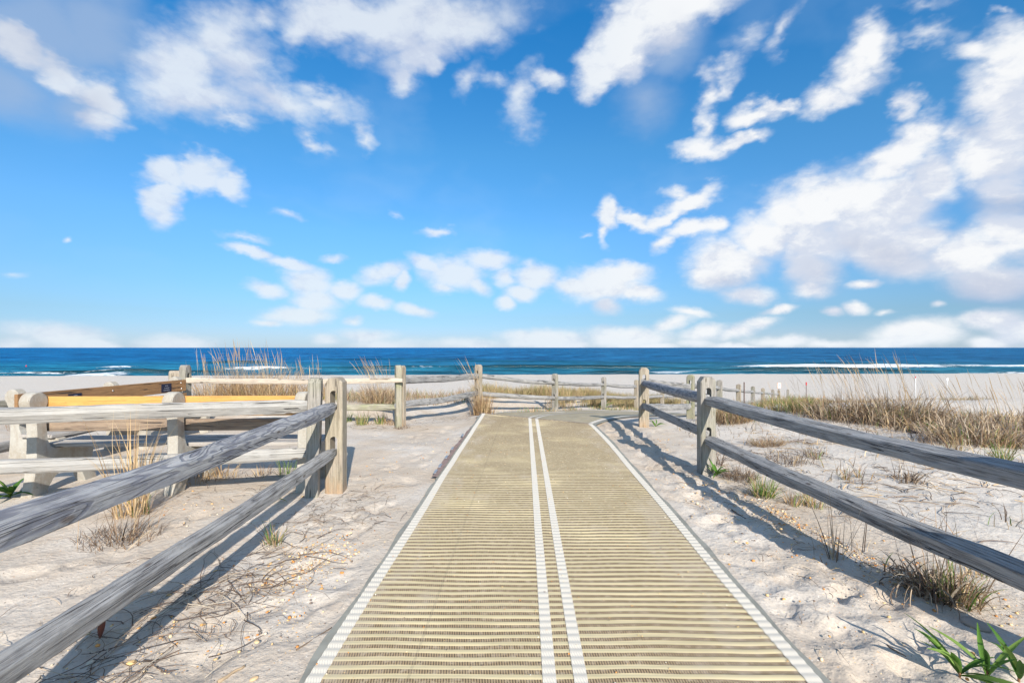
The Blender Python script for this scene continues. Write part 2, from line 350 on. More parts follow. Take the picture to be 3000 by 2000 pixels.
def wood_mat(name, light, dark, tan=None, figure=0.0, algae=0.0, grain=1.0, tanbase=False):
    """grain along local X of every rail / plank (Z for posts uses axis swap through the mesh)"""
    m, T, b = new_mat(name)
    tc = T.n('ShaderNodeTexCoord').outputs['Object']
    oi = T.n('ShaderNodeObjectInfo').outputs['Random']
    off = T.n('ShaderNodeCombineXYZ'); T.put(off.inputs[0], T.m('MULTIPLY', oi, 37)); T.put(off.inputs[1], T.m('MULTIPLY', oi, 11))
    p = T.v('ADD', tc, off.outputs[0])
    g = T.noise(T.mapping(p, (2.6, 48, 48)), 1.5, 6, .7, .2)
    g2 = T.noise(T.mapping(p, (3.0, 14, 14)), 1.5, 4, .6, .6)
    big = T.noise(p, 2.2, 4, .6)
    f = T.m('ADD', T.m('MULTIPLY', T.ss(g, .40, .74), .62 * grain), T.m('MULTIPLY', T.ss(g2, .36, .78), .42))
    c = T.mix(f, light, dark)
    c = T.mix(T.m('MULTIPLY', T.ss(big, .35, .7), .5), c, T.mix(1, c, (.78, .80, .86, 1), 'MULTIPLY'))
    if tan: c = T.mix(T.m('MULTIPLY', T.ss(T.noise(p, 1.4, 3, .6), .45, .7), .8), c, tan)
    h = T.m('MULTIPLY', g, -1)
    if figure:
        q = T.mapping(p, (1.5, 8, 8))
        nn = T.noise(q, 1.1, 2, .45, .5)
        ring = T.m('SINE', T.m('MULTIPLY', nn, 60)); rr = T.ss(ring, .1, 1.0)
        blot = T.ss(T.noise(T.mapping(p, (4.5, 10, 10)), 1.3, 3, .6), .5, .62)
        c = T.mix(T.m('MULTIPLY', rr, figure * .8), c, (.14, .145, .175, 1))
        c = T.mix(T.m('MULTIPLY', blot, figure * .38), c, (.12, .125, .16, 1))
        h = T.m('ADD', h, T.m('MULTIPLY', rr, -.4))
    crack = T.noise(T.mapping(p, (.28, 20, 20)), 1.2, 2, .5, .08)
    ck = T.m('LESS_THAN', T.m('ABSOLUTE', T.m('SUBTRACT', crack, .5)), .0065)
    ck = T.m('MULTIPLY', ck, T.ss(T.noise(p, 2.6, 2, .5), .42, .5))
    c = T.mix(T.m('MULTIPLY', ck, .9), c, (.03, .028, .03, 1))
    vor = T.n('ShaderNodeTexVoronoi'); T.put(vor.inputs['Vector'], T.mapping(p, (1.2, 3.2, 3.2))); vor.inputs['Scale'].default_value = 2.0
    kn = T.m('SUBTRACT', 1, T.ss(vor.outputs['Distance'], .05, .105))
    c = T.mix(T.m('MULTIPLY', kn, .75), c, (.09, .065, .05, 1))
    if algae:
        a = T.m('MULTIPLY', T.ss(T.noise(p, 2.6, 4, .6), .42, .62), algae)
        c = T.mix(a, c, (.24, .26, .10, 1))
    if tanbase:
        sp = T.n('ShaderNodeSeparateXYZ'); T.L.new(T.v('ADD', tc, (0, 0, 0)), sp.inputs[0])
        tb = T.m('SUBTRACT', 1, T.ss(T.m('ADD', sp.outputs[0], T.m('MULTIPLY', g2, .5)), .42, .85))
        c = T.mix(T.m('MULTIPLY', tb, .62), c, (.40, .225, .10, 1))
    T.L.new(c, b.inputs['Base Color']); b.inputs['Roughness'].default_value = .85
    h = T.m('ADD', h, T.m('MULTIPLY', ck, -1.2)); h = T.m('ADD', h, T.m('MULTIPLY', g2, .6))
    T.L.new(T.bump(h, .9, .009), b.inputs['Normal'])
    return m
def attr_mat(name, rough=.7, spec=.2, trans=0.0):
    m, T, b = new_mat(name)
    a = T.n('ShaderNodeAttribute', attribute_name='col')
    T.L.new(a.outputs['Color'], b.inputs['Base Color'])
    b.inputs['Roughness'].default_value = rough; b.inputs['Specular IOR Level'].default_value = spec
    if trans:
        tr = T.n('ShaderNodeBsdfTranslucent'); T.L.new(a.outputs['Color'], tr.inputs[0])
        mx = T.n('ShaderNodeMixShader'); mx.inputs[0].default_value = trans
        T.L.new(b.outputs[0], mx.inputs[1]); T.L.new(tr.outputs[0], mx.inputs[2])
        T.L.new(mx.outputs[0], [n for n in T.t.nodes if n.type == 'OUTPUT_MATERIAL'][0].inputs[0])
    return m
def plain_mat(name, col, rough=.6, var=.15, scale=20, metal=0, bump=.0):
    m, T, b = new_mat(name)
    tc = T.n('ShaderNodeTexCoord').outputs['Object']
    n = T.noise(tc, scale, 4, .6)
    c = T.mix(T.m('MULTIPLY', T.ss(n, .3, .7), 1), tuple(x * (1 - var) for x in col[:3]) + (1,), tuple(min(1, x * (1 + var)) for x in col[:3]) + (1,))
    T.L.new(c, b.inputs['Base Color']); b.inputs['Roughness'].default_value = rough; b.inputs['Metallic'].default_value = metal
    if bump: T.L.new(T.bump(n, bump, .004), b.inputs['Normal'])
    return m
def concrete_mat():
    m, T, b = new_mat('concrete')
    tc = T.n('ShaderNodeTexCoord').outputs['Object']
    a = T.noise(tc, 4, 5, .65); n = T.noise(tc, 45, 4, .7)
    c = T.mix(T.ss(a, .38, .66), (.41, .39, .345, 1), (.32, .28, .225, 1))
    c = T.mix(T.m('MULTIPLY', T.ss(T.noise(T.mapping(tc, (6, 6, 1.2)), 2.0, 4, .6), .52, .72), .45), c, (.27, .20, .145, 1))
    c = T.mix(T.m('MULTIPLY', T.ss(n, .5, .75), .3), c, (.62, .60, .55, 1))
    vor = T.n('ShaderNodeTexVoronoi'); T.put(vor.inputs['Vector'], tc); vor.inputs['Scale'].default_value = 38
    pit = T.m('LESS_THAN', vor.outputs['Distance'], .09)
    c = T.mix(T.m('MULTIPLY', pit, .6), c, (.12, .1, .08, 1))
    T.L.new(c, b.inputs['Base Color']); b.inputs['Roughness'].default_value = .9
    T.L.new(T.bump(T.m('ADD', n, T.m('MULTIPLY', pit, -1)), .5, .004), b.inputs['Normal'])
    return m
M = {}
M['sand'] = sand_mat()
M['grey'] = wood_mat('weathered_wood', (.38, .365, .345, 1), (.13, .125, .12, 1), grain=1.35)
M['bluegrey'] = wood_mat('weathered_wood_blue', (.385, .375, .36, 1), (.085, .08, .078, 1), grain=1.35)
M['figured'] = wood_mat('figured_wood', (.40, .395, .395, 1), (.15, .15, .155, 1), figure=.9)
M['pale'] = wood_mat('pale_wood', (.44, .42, .385, 1), (.25, .235, .215, 1), grain=1.1)
M['new'] = wood_mat('new_rail_wood', (.58, .49, .39, 1), (.44, .36, .28, 1), grain=.7)
M['post'] = wood_mat('post_wood', (.42, .355, .275, 1), (.20, .165, .125, 1), tanbase=True, algae=.10, grain=1.5)
M['postgrey'] = wood_mat('grey_post_wood', (.375, .34, .295, 1), (.17, .155, .135, 1), algae=.16, grain=1.5)
M['mossy'] = wood_mat('mossy_wood', (.38, .345, .27, 1), (.20, .18, .13, 1), algae=.4, grain=1.4)
M['orange'] = wood_mat('orange_plank', (.68, .36, .105, 1), (.54, .27, .075, 1), grain=.6)
M['brown'] = wood_mat('brown_plank', (.33, .185, .085, 1), (.20, .105, .05, 1), grain=1.1)
M['lower'] = wood_mat('lower_slat', (.33, .25, .18, 1), (.17, .12, .09, 1), grain=1.2)
M['slat'] = wood_mat('grey_slat', (.46, .42, .37, 1), (.27, .24, .22, 1))
M['concrete'] = concrete_mat()
M['blade'] = attr_mat('grass_blade', .75, .15, .22)
M['leaf'] = attr_mat('green_leaf', .62, .2, .25)
M['stone'] = attr_mat('pebble', .6, .3)
M['twig'] = attr_mat('dry_twig', .85, .1)

# ------------------------------------------------------------------ ground: one sheet of sand from behind the camera to under the sea
def build_ground():
    def spaced(a, b, s0, growth):
        out = [a]; s = s0
        while out[-1] < b: out.append(out[-1] + s); s *= growth
        return out
    xp = list(np.arange(0, 4.6, .032)); xp = xp[:-1] + spaced(xp[-1], 240, .034, 1.036)
    xs = np.array([-v for v in xp[::-1]][:-1] + xp)
    ys = np.array(list(np.arange(-8, 1.2, .4)) + spaced(1.2, 130, .022, 1.0108))
    X, Y = np.meshgrid(xs, ys); Z = ground(X, Y)
    # footprints and small scuffs in the loose sand
    r2 = np.random.default_rng(3)
    zones = [((-1.75, -.95), (1.4, 8.2), 90), ((1.45, 2.15), (1.6, 8.6), 330), ((-4.6, -1.9), (1.5, 4), 70), ((2.3, 5.5), (2.2, 9), 90), ((-2.2, .2), (7, 10), 60)]
    for (xa, xb), (ya, yb), n in zones:
        for _ in range(n):
            cx = r2.uniform(xa, xb); cy = r2.uniform(ya, yb)
            if abs(cx - MATL(cy)) < 1.16: continue
            a = r2.uniform(0, 3.14); rx = r2.uniform(.05, .13); ry = rx * r2.uniform(.4, .8); dp = r2.uniform(.006, .024)
            i0, i1 = np.searchsorted(ys, [cy - .35, cy + .35]); j0, j1 = np.searchsorted(xs, [cx - .35, cx + .35])
            dx = X[i0:i1, j0:j1] - cx; dy = Y[i0:i1, j0:j1] - cy
            u = (dx * math.cos(a) + dy * math.sin(a)) / rx; v = (-dx * math.sin(a) + dy * math.cos(a)) / ry
            q = u * u + v * v
            Z[i0:i1, j0:j1] += dp * (-np.exp(-q * q) + .3 * np.exp(-(np.sqrt(q) - 1.45) ** 2 / .1))
    V = np.stack([X.ravel(), Y.ravel(), Z.ravel()], 1)
    o = mesh_obj('ground', V, grid_faces(len(ys), len(xs)), M['sand'], smooth=True)
    tag(o, kind='structure')
build_ground()

# ------------------------------------------------------------------ the sea
SEA = -3.6
def build_sea():
    m, T, b = new_mat('sea_water')
    p = T.n('ShaderNodeNewGeometry').outputs['Position']
    sp = T.n('ShaderNodeSeparateXYZ'); T.L.new(p, sp.inputs[0])
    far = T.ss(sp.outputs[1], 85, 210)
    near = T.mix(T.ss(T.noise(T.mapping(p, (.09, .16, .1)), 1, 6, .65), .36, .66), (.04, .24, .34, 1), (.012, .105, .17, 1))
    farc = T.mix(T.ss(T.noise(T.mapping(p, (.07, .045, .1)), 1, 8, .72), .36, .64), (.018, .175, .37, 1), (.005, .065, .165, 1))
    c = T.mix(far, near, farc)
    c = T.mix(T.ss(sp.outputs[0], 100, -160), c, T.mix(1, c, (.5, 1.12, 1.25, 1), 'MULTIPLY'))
    teal = T.n('ShaderNodeAttribute', attribute_name='crest').outputs['Fac']
    c = T.mix(T.m('MINIMUM', T.m('MULTIPLY', teal, 1.2), 1), c, (.004, .045, .06, 1))
    fo = T.n('ShaderNodeAttribute', attribute_name='foam').outputs['Fac']
    fn = T.noise(T.mapping(p, (.6, 1.5, 1)), 1.0, 7, .75)
    f = T.ss(T.m('ADD', fo, T.m('MULTIPLY', T.m('SUBTRACT', fn, .5), 1.3)), .45, .7)
    # small distant caps and sparkle lines
    cap = T.ss(T.noise(T.mapping(p, (.16, .55, 1)), .5, 7, .72), .70, .76)
    f = T.m('MAXIMUM', f, T.m('MULTIPLY', cap, .5))
    c = T.mix(f, c, (.78, .82, .84, 1))
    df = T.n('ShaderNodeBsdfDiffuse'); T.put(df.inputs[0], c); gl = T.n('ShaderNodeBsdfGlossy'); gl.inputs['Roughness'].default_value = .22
    mx = T.n('ShaderNodeMixShader'); T.put(mx.inputs[0], T.m('MULTIPLY', T.m('SUBTRACT', 1, f), .07))
    T.L.new(df.outputs[0], mx.inputs[1]); T.L.new(gl.outputs[0], mx.inputs[2])
    T.L.new(mx.outputs[0], [n for n in T.t.nodes if n.type == 'OUTPUT_MATERIAL'][0].inputs[0])
    h = T.m('ADD', T.noise(T.mapping(p, (.25, .8, 1)), 1.0, 8, .68, .3), T.m('MULTIPLY', T.noise(T.mapping(p, (.04, .16, 1)), 1, 4, .6), 2.0))
    nb = T.bump(h, 1.0, 1.1); T.put(df.inputs['Normal'], nb); T.put(gl.inputs['Normal'], nb)
    ys = [58.0]; s = .8
    while ys[-1] < 60000: ys.append(ys[-1] + s); s *= (1.0 if ys[-1] < 140 else 1.035)
    ys = np.array(ys)
    xs = np.arange(-160, 160.1, 1.0); big = [160 * 1.25 ** k for k in range(1, 30)]
    xs = np.array([-v for v in big[::-1]] + list(xs) + big)
    X, Y = np.meshgrid(xs, ys)
    fade = 1 - sst(Y, 250, 500)
    Z = SEA + fade * (.22 * fbm(X * .05, Y * .16, 3) + .09 * fbm(X * .3, Y * .6, 2))
    foam = np.zeros_like(X); crest = np.zeros_like(X)
    # breaking and rising waves: x centre, half length, y, height, foam, slant
    W = [(-74, 22, 84, .95, 0, .02), (-57, 10, 103, .8, .74, .03), (-30, 16, 108, .7, .1, 0), (19, 9, 84, .75, .2, 0), (62, 24, 92, .95, .05, .01), (12, 32, 106, .95, .0, .0),
         (84, 32, 116, .8, 1.0, 0), (135, 35, 120, .5, .8, 0), (-98, 5, 114, .5, .72, .03), (-110, 26, 97, .15, .42, 0), (-72, 6, 80, .5, .85, 0),
         (-88, 12, 146, .8, 0, 0), (70, 60, 140, .5, 0, 0), (0, 40, 160, .5, 0, 0), (-50, 50, 190, .6, 0, 0), (-20, 14, 86, .5, .1, 0), (-2, 10, 95, .4, .1, 0), (110, 20, 90, .4, .2, 0)]
    for cx, hl, cy, hh, fm, sl in W:
        yy = cy + sl * (X - cx) + 1.6 * fbm(X * .06 + cy, X * 0 + cy, 2)
        e = np.exp(-(np.abs(X - cx) / hl) ** 3)
        d = Y - yy
        prof = np.where(d < 0, np.exp(-(d / 1.7) ** 2), np.exp(-(d / 4.5) ** 2))
        Z += hh * e * prof
        crest = np.maximum(crest, e * np.where(d < 0, np.exp(-(d / 2.6) ** 2), np.exp(-(d / 1.2) ** 2)) * min(1, hh * 1.1))
        if fm: foam = np.maximum(foam, fm * e * np.where(d < 0, np.exp(-(d / 3.6) ** 2), np.exp(-(d / 3.0) ** 2)))
    streak = sst(fbm(X * .03, Y * .25, 3), .18, .5) * (1 - sst(Y, 105, 135)) * .62
    foam = np.maximum(foam, streak)
    V = np.stack([X.ravel(), Y.ravel(), Z.ravel()], 1)
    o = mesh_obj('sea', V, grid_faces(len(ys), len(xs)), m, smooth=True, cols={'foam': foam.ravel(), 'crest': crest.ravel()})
    tag(o, kind='structure')
build_sea()

# ------------------------------------------------------------------ beach access mats
def mat_materials():
    m, T, b = new_mat('ribbed_mat')
    tc = T.n('ShaderNodeTexCoord').outputs['Object']
    sp = T.n('ShaderNodeSeparateXYZ'); T.L.new(tc, sp.inputs[0])
    wob = T.m('MULTIPLY', T.m('SUBTRACT', T.noise(T.mapping(tc, (.9, 1.2, 1)), 1.4, 2, .5), .5), .05)
    yy = T.m('ADD', sp.outputs[1], wob)
    fr = T.m('FRACT', T.m('DIVIDE', yy, .054))
    band = T.ss(T.m('ABSOLUTE', T.m('SUBTRACT', fr, .5)), .27, .32)       # 1 = open mesh between the slats
    tick = T.m('FRACT', T.m('DIVIDE', T.m('ADD', sp.outputs[0], T.m('MULTIPLY', yy, .12)), .0115))
    tk = T.ss(T.m('ABSOLUTE', T.m('SUBTRACT', tick, .5)), .15, .35)
    mesh = T.mix(tk, (.32, .235, .14, 1), (.10, .075, .05, 1))
    n = T.noise(tc, 35, 4, .7)
    mesh = T.mix(T.m('MULTIPLY', T.ss(n, .45, .7), .6), mesh, (.44, .36, .26, 1))
    slat = T.mix(T.ss(T.noise(tc, 3, 4, .6), .35, .7), (.73, .60, .355, 1), (.645, .53, .305, 1))
    c = T.mix(band, slat, mesh)
    sd_ = T.ss(T.noise(tc, 1.6, 5, .7), .56, .8)
    c = T.mix(T.m('MULTIPLY', sd_, .45), c, (.56, .48, .40, 1))
    ex = T.m('ABSOLUTE', T.m('SUBTRACT', sp.outputs[0], T.m('MULTIPLY_ADD', sp.outputs[1], .0275, .16)))
    dn = T.noise(T.mapping(tc, (2.2, .9, 1)), 1.6, 6, .68)
    drift = T.ss(T.m('ADD', T.m('MULTIPLY', T.ss(ex, .5, 1.05), .22), dn), .60, .78)
    c = T.mix(T.m('MULTIPLY', drift, .28), c, (.50, .43, .35, 1))
    stain = T.ss(T.noise(T.mapping(tc, (1, .5, 1)), .9, 5, .7), .52, .75)
    c = T.mix(T.m('MULTIPLY', stain, .35), c, T.mix(1, c, (.72, .68, .62, 1), 'MULTIPLY'))
    line = T.m('LESS_THAN', T.m('ABSOLUTE', T.m('ADD', T.m('SUBTRACT', sp.outputs[0], T.m('MULTIPLY', sp.outputs[1], .035)), .50)), .007)  # faint shade painted into the mat colour as a thin diagonal line
    c = T.mix(T.m('MULTIPLY', line, .2), c, (.16, .13, .10, 1))
    T.L.new(c, b.inputs['Base Color']); b.inputs['Roughness'].default_value = .8; b.inputs['Specular IOR Level'].default_value = .2
    M['mat'] = m
    m, T, b = new_mat('white_stripe')
    tc = T.n('ShaderNodeTexCoord').outputs['Object']
    sp = T.n('ShaderNodeSeparateXYZ'); T.L.new(tc, sp.inputs[0])
    fr = T.m('FRACT', T.m('DIVIDE', sp.outputs[1], .054))
    band = T.ss(T.m('ABSOLUTE', T.m('SUBTRACT', fr, .5)), .2, .3)
    tick = T.m('FRACT', T.m('DIVIDE', T.m('ADD', sp.outputs[0], T.m('MULTIPLY', sp.outputs[1], .3)), .0115))
    tk = T.m('MULTIPLY', T.ss(T.m('ABSOLUTE', T.m('SUBTRACT', tick, .5)), .2, .38), band)
    c = T.mix(T.m('MULTIPLY', tk, .34), (.66, .60, .50, 1), (.30, .30, .30, 1))
    c = T.mix(T.m('MULTIPLY', T.ss(T.noise(tc, 6, 5, .7), .5, .8), .5), c, (.58, .50, .42, 1))
    T.L.new(c, b.inputs['Base Color']); b.inputs['Roughness'].default_value = .7
    M['stripe'] = m
    M['flatmat'] = plain_mat('flat_weave_mat', (.37, .31, .205), .8, .14, 6)
    M['edge'] = plain_mat('grey_edge_binding', (.26, .255, .22), .8, .15, 9, bump=.3)
    M['seam'] = plain_mat('brown_seam_strip', (.24, .17, .145), .8, .2, 20)
    M['plate'] = plain_mat('metal_plate', (.30, .32, .35), .5, .2, 30, metal=.3)
mat_materials()
def strip(name, mat, parent, L, Rr, ys, z, rib=0, off=0, cut=True, th=.0):
    """a band between two x(y) edges with slats across it"""
    cols = 2 if abs(Rr(2) - L(2)) < .5 else 24
    t = np.linspace(0, 1, cols)
    Y = np.repeat(ys[:, None], cols, 1); X = L(ys)[:, None] * (1 - t) + Rr(ys)[:, None] * t
    if cut: ymax = 9.17 - .641 * X; keep = Y <= ymax + .054; Y = np.minimum(Y, ymax)
    else: keep = np.ones_like(Y, bool)
    fr = np.modf((Y + 10) / .054)[0]
    Z = z + rib * np.clip(1 - (np.abs(fr - .5) / .34) ** 4, 0, 1)
    Z = Z + .010 * fbm(X * 1.1 + 5, Y * .8, 2) * .6
    f = grid_faces(len(ys), cols); kf = keep.ravel()[f].all(1)
    V = np.stack([X.ravel(), Y.ravel(), Z.ravel()], 1)
    return mesh_obj(name, V, f[kf], mat, parent, smooth=False)
def build_mats():
    root = empty('access_mat', (0, 0, 0))
    tag(root, 'long straight khaki ribbed mat in the foreground with two white centre lines', 'beach mat')
    ys = np.arange(.6, 9.95, .009); ysl = np.arange(.6, 9.95, .027)
    cl = lambda y: .16 + .0275 * y
    wob = lambda y: .010 * fbm(np.asarray(y) * .8, np.asarray(y) * 0 + 3, 2)
    Le = lambda y: cl(y) - 1.065 + .02 * sst(np.asarray(y, float), 4, 8) + wob(y); Re = lambda y: cl(y) + 1.06 + wob(np.asarray(y) + 40) - .05 * sst(np.asarray(y, float), 7.2, 9) + .03 * sst(np.asarray(y, float), 2.5, 5)
    z0 = .022
    strip('woven_body', M['mat'], root, lambda y: Le(y) + .03, lambda y: Re(y) - .03, ys, z0, rib=.0035)
    sw = .066
    for a, b in ((lambda y: Le(y), lambda y: Le(y) + sw), (lambda y: Re(y) - sw, lambda y: Re(y)),
                 (lambda y: cl(y) - .085, lambda y: cl(y) - .028), (lambda y: cl(y) + .045, lambda y: cl(y) + .102)):
        strip('white_stripe', M['stripe'], root, a, b, ys, z0 + .003, rib=.0035)
    # frayed dark binding half buried in the sand
    bw = lambda y, k: .040 + .026 * fbm(np.asarray(y) * 2.3 + k, np.asarray(y) * 0 + k, 3)
    for s, k in ((0, 1.0), (1, 7.0)):
        if s == 0: a = lambda y: Le(y) - bw(y, 1.0); b = lambda y: Le(y) + .004
        else: a = lambda y: Re(y) - .004; b = lambda y: Re(y) + bw(y, 7.0)
        strip('edge_binding', M['edge'], root, a, b, ysl, z0 - .002)
    # old connector strip showing along the left edge, with its metal plates
    yb = np.arange(4.85, 7.9, .05)
    o = strip('connector_strip', M['seam'], root, lambda y: Le(y) - .082 - .03 * fbm(y * 2.4, y * 0 + 2, 2) + .05 * sst(y, 6.6, 7.9), lambda y: Le(y) - .02, yb, z0 + .008, cut=False)
    for yy in (5.05, 5.3, 5.72, 6.2, 7.15):
        x = float(Le(yy)) - .075; w, h = .018, .07
        V = [(x - w, yy - h, z0 + .0175), (x + w * .6, yy - h, z0 + .0175), (x + w * .6, yy + h, z0 + .0175), (x - w, yy + h, z0 + .0175)]
        V += [(a, b_, c - .006) for a, b_, c in V]
        mesh_obj('metal_plate', V, [(0, 1, 2, 3), (4, 7, 6, 5), (0, 4, 5, 1), (1, 5, 6, 2), (2, 6, 7, 3), (3, 7, 4, 0)], M['plate'], root)
    # seam across the end
    xs = np.linspace(-.71, 1.44, 40); w = .022
    V = []
    for x in xs:
        y = 9.17 - .641 * x + .012 * math.sin(x * 9)
        V += [(x, y - w, z0 + .011), (x, y + w, z0 + .011)]
    mesh_obj('end_seam', V, grid_faces(40, 2), M['seam'], root)
    # second mat, turning right between the fences
    root2 = empty('access_mat', (1.5, 10.2, G1(1.5, 10.2)))
    tag(root2, 'darker smooth mat bending to the right between the two rail fences', 'beach mat')
    o2 = Vector(root2.location)
    farp = [(-.70, 9.62)] + [at(*q) for q in ((1440, 1211), (1510, 1206.5), (1600, 1204), (1730, 1203.5), (1867, 1206), (1946, 1208))] + [(6.6, 14.6), (9.4, 18.6), (11, 22)]
    nearp = [(1.42, 8.26)] + [at(*q) for q in ((1770, 1232), (1832, 1223), (1908, 1219.5), (1975, 1218.5), (2036, 1218))] + [(5.7, 13.8), (7.6, 16.6), (9.6, 20)]
    def resample(p, n):
        p = np.array(p, float)
        s = np.concatenate([[0], np.cumsum(np.hypot(*np.diff(p, axis=0).T))]); u = np.linspace(0, s[-1], n)
        q = np.stack([np.interp(u, s, p[:, 0]), np.interp(u, s, p[:, 1])], 1)
        for _ in range(6): q[1:-1] = (q[:-2] + 2 * q[1:-1] + q[2:]) / 4
        return q
    A = resample(farp, 60); B = resample(nearp, 60)
    def loft(name, mat, v0, v1, dz, nc=8):
        t = np.linspace(v0, v1, nc)[None, :, None]
        P = A[:, None] * (1 - t) + B[:, None] * t
        z = ground(P[..., 0], P[..., 1], False) + dz
        V = np.concatenate([P, z[..., None]], 2).reshape(-1, 3) - np.array(o2)
        return mesh_obj(name, V, grid_faces(60, nc), mat, root2, smooth=True)
    loft('woven_body', M['flatmat'], .01, .99, .020, 20)
    loft('white_stripe', M['stripe'], .0, .035, .026, 3); loft('white_stripe', M['stripe'], .965, 1.0, .026, 3)
    loft('white_stripe', M['stripe'], .44, .465, .026, 3); loft('white_stripe', M['stripe'], .505, .53, .026, 3)
    loft('edge_binding', M['edge'], -.03, .004, .018, 3); loft('edge_binding', M['edge'], .996, 1.03, .018, 3)
build_mats()

# ------------------------------------------------------------------ split-rail fences
def rail_mesh(L, w, h, kind, seed, taper=True):
    """local X along the rail; faceted split-timber section"""
    r = np.random.default_rng(seed)
    n = max(6, int(L / .045)); ns = 16
    a = np.linspace(0, 2 * math.pi, ns, endpoint=False) + .2
    if kind == 'round': ex = 2.0
    elif kind == 'half': ex = 2.6
    else: ex = 4.5
    c, s = np.cos(a), np.sin(a); rad = (np.abs(c) ** ex + np.abs(s) ** ex) ** (-1 / ex)
    irr = 1 + .05 * r.standard_normal(ns)
    if kind != 'round':
        pr = {'half': [(-.9, .2), (-.62, .86), (-.2, 1), (.35, 1), (.72, .82), (.95, .1), (.7, -.72), (.3, -1), (-.35, -.97), (-.75, -.66)],
              'square': [(-.96, .72), (-.8, .98), (.78, 1), (.95, .8), (1, -.3), (.86, -.95), (.6, -1), (-.62, -.98), (-.85, -.85), (-1, -.2)],
              'wedge': [(-1, .05), (-.95, .75), (-.75, 1), (.75, .97), (.95, .8), (1, .0), (.2, -.92), (.1, -1), (-.1, -1), (-.2, -.9)],
              'slant': [(-.95, .2), (-.9, .75), (-.62, 1), (-.2, 1), (.93, .42), (1, .28), (.93, -.86), (.75, -1), (-.7, -.97), (-.95, -.7)]}[kind]
        pr = np.array(pr) * (1 + .05 * r.standard_normal((10, 1))); ns = 10
        c, s = pr[:, 0], pr[:, 1]; rad = np.ones(ns); irr = np.ones(ns)
    xs = np.linspace(0, L, n); V = []
    k = r.uniform(0, 99)
    wy = fbm(xs * .9 + k, xs * 0 + k, 2) * .02; wz = fbm(xs * .9 + k + 20, xs * 0 + k, 2) * .016
    sag = -.018 * np.sin(xs / L * math.pi)
    for i, x in enumerate(xs):
        e = min(x, L - x) / .22; tp = 1 if (e >= 1 or not taper) else .62 + .38 * e
        wob = 1 + .05 * fbm(np.full(ns, x * 3.0), np.arange(ns) * .7 + k, 2) + .055 * fbm(np.full(ns, x * 11.0), np.arange(ns) * 1.7 + k, 2) + .02 * math.sin(x * 5 + k)
        tw = .12 * math.sin(x * .8 + k)
        yy = c * rad * irr * w / 2 * wob * (tp * .35 + .65); zz = s * rad * irr * h / 2 * wob * tp
        # slightly skewed top facet
        zz = zz + .10 * yy * math.sin(k)
        Y = yy * math.cos(tw) - zz * math.sin(tw) + wy[i]; Z = yy * math.sin(tw) + zz * math.cos(tw) + wz[i] + sag[i]
        V += [(x, Y[j], Z[j]) for j in range(ns)]
    F = [tuple(q) for q in grid_faces(n, ns, True)[:, ::(-1 if kind == 'round' else 1)]]
    F.append(tuple(range(ns))); F.append(tuple(range(n * ns - 1, (n - 1) * ns - 1, -1)))
    F = [tuple(int(v) for v in q) for q in F]
    return V, F
def add_rail(parent, p0, p1, w=.095, h=.12, kind='half', mat='grey', seed=1, over=.10):
    p0 = Vector(p0); p1 = Vector(p1); d = (p1 - p0); L = d.length; d.normalize()
    q0 = p0 - d * over; L2 = L + 2 * over
    V, F = rail_mesh(L2, w, h, kind, seed)
    x = d; y = Vector((0, 0, 1)).cross(x).normalized(); z = x.cross(y)
    mw = Matrix((x, y, z)).transposed().to_4x4(); mw.translation = q0 - Vector(parent.location)
    o = mesh_obj('rail', V, F, M[mat], parent, mw=mw)
    for p in o.data.polygons: p.use_smooth = kind == 'round'
    return o
def bake_mod(o):
    dg = bpy.context.evaluated_depsgraph_get(); me = bpy.data.meshes.new_from_object(o.evaluated_get(dg))
    o.modifiers.clear(); old = o.data; o.data = me; bpy.data.meshes.remove(old)
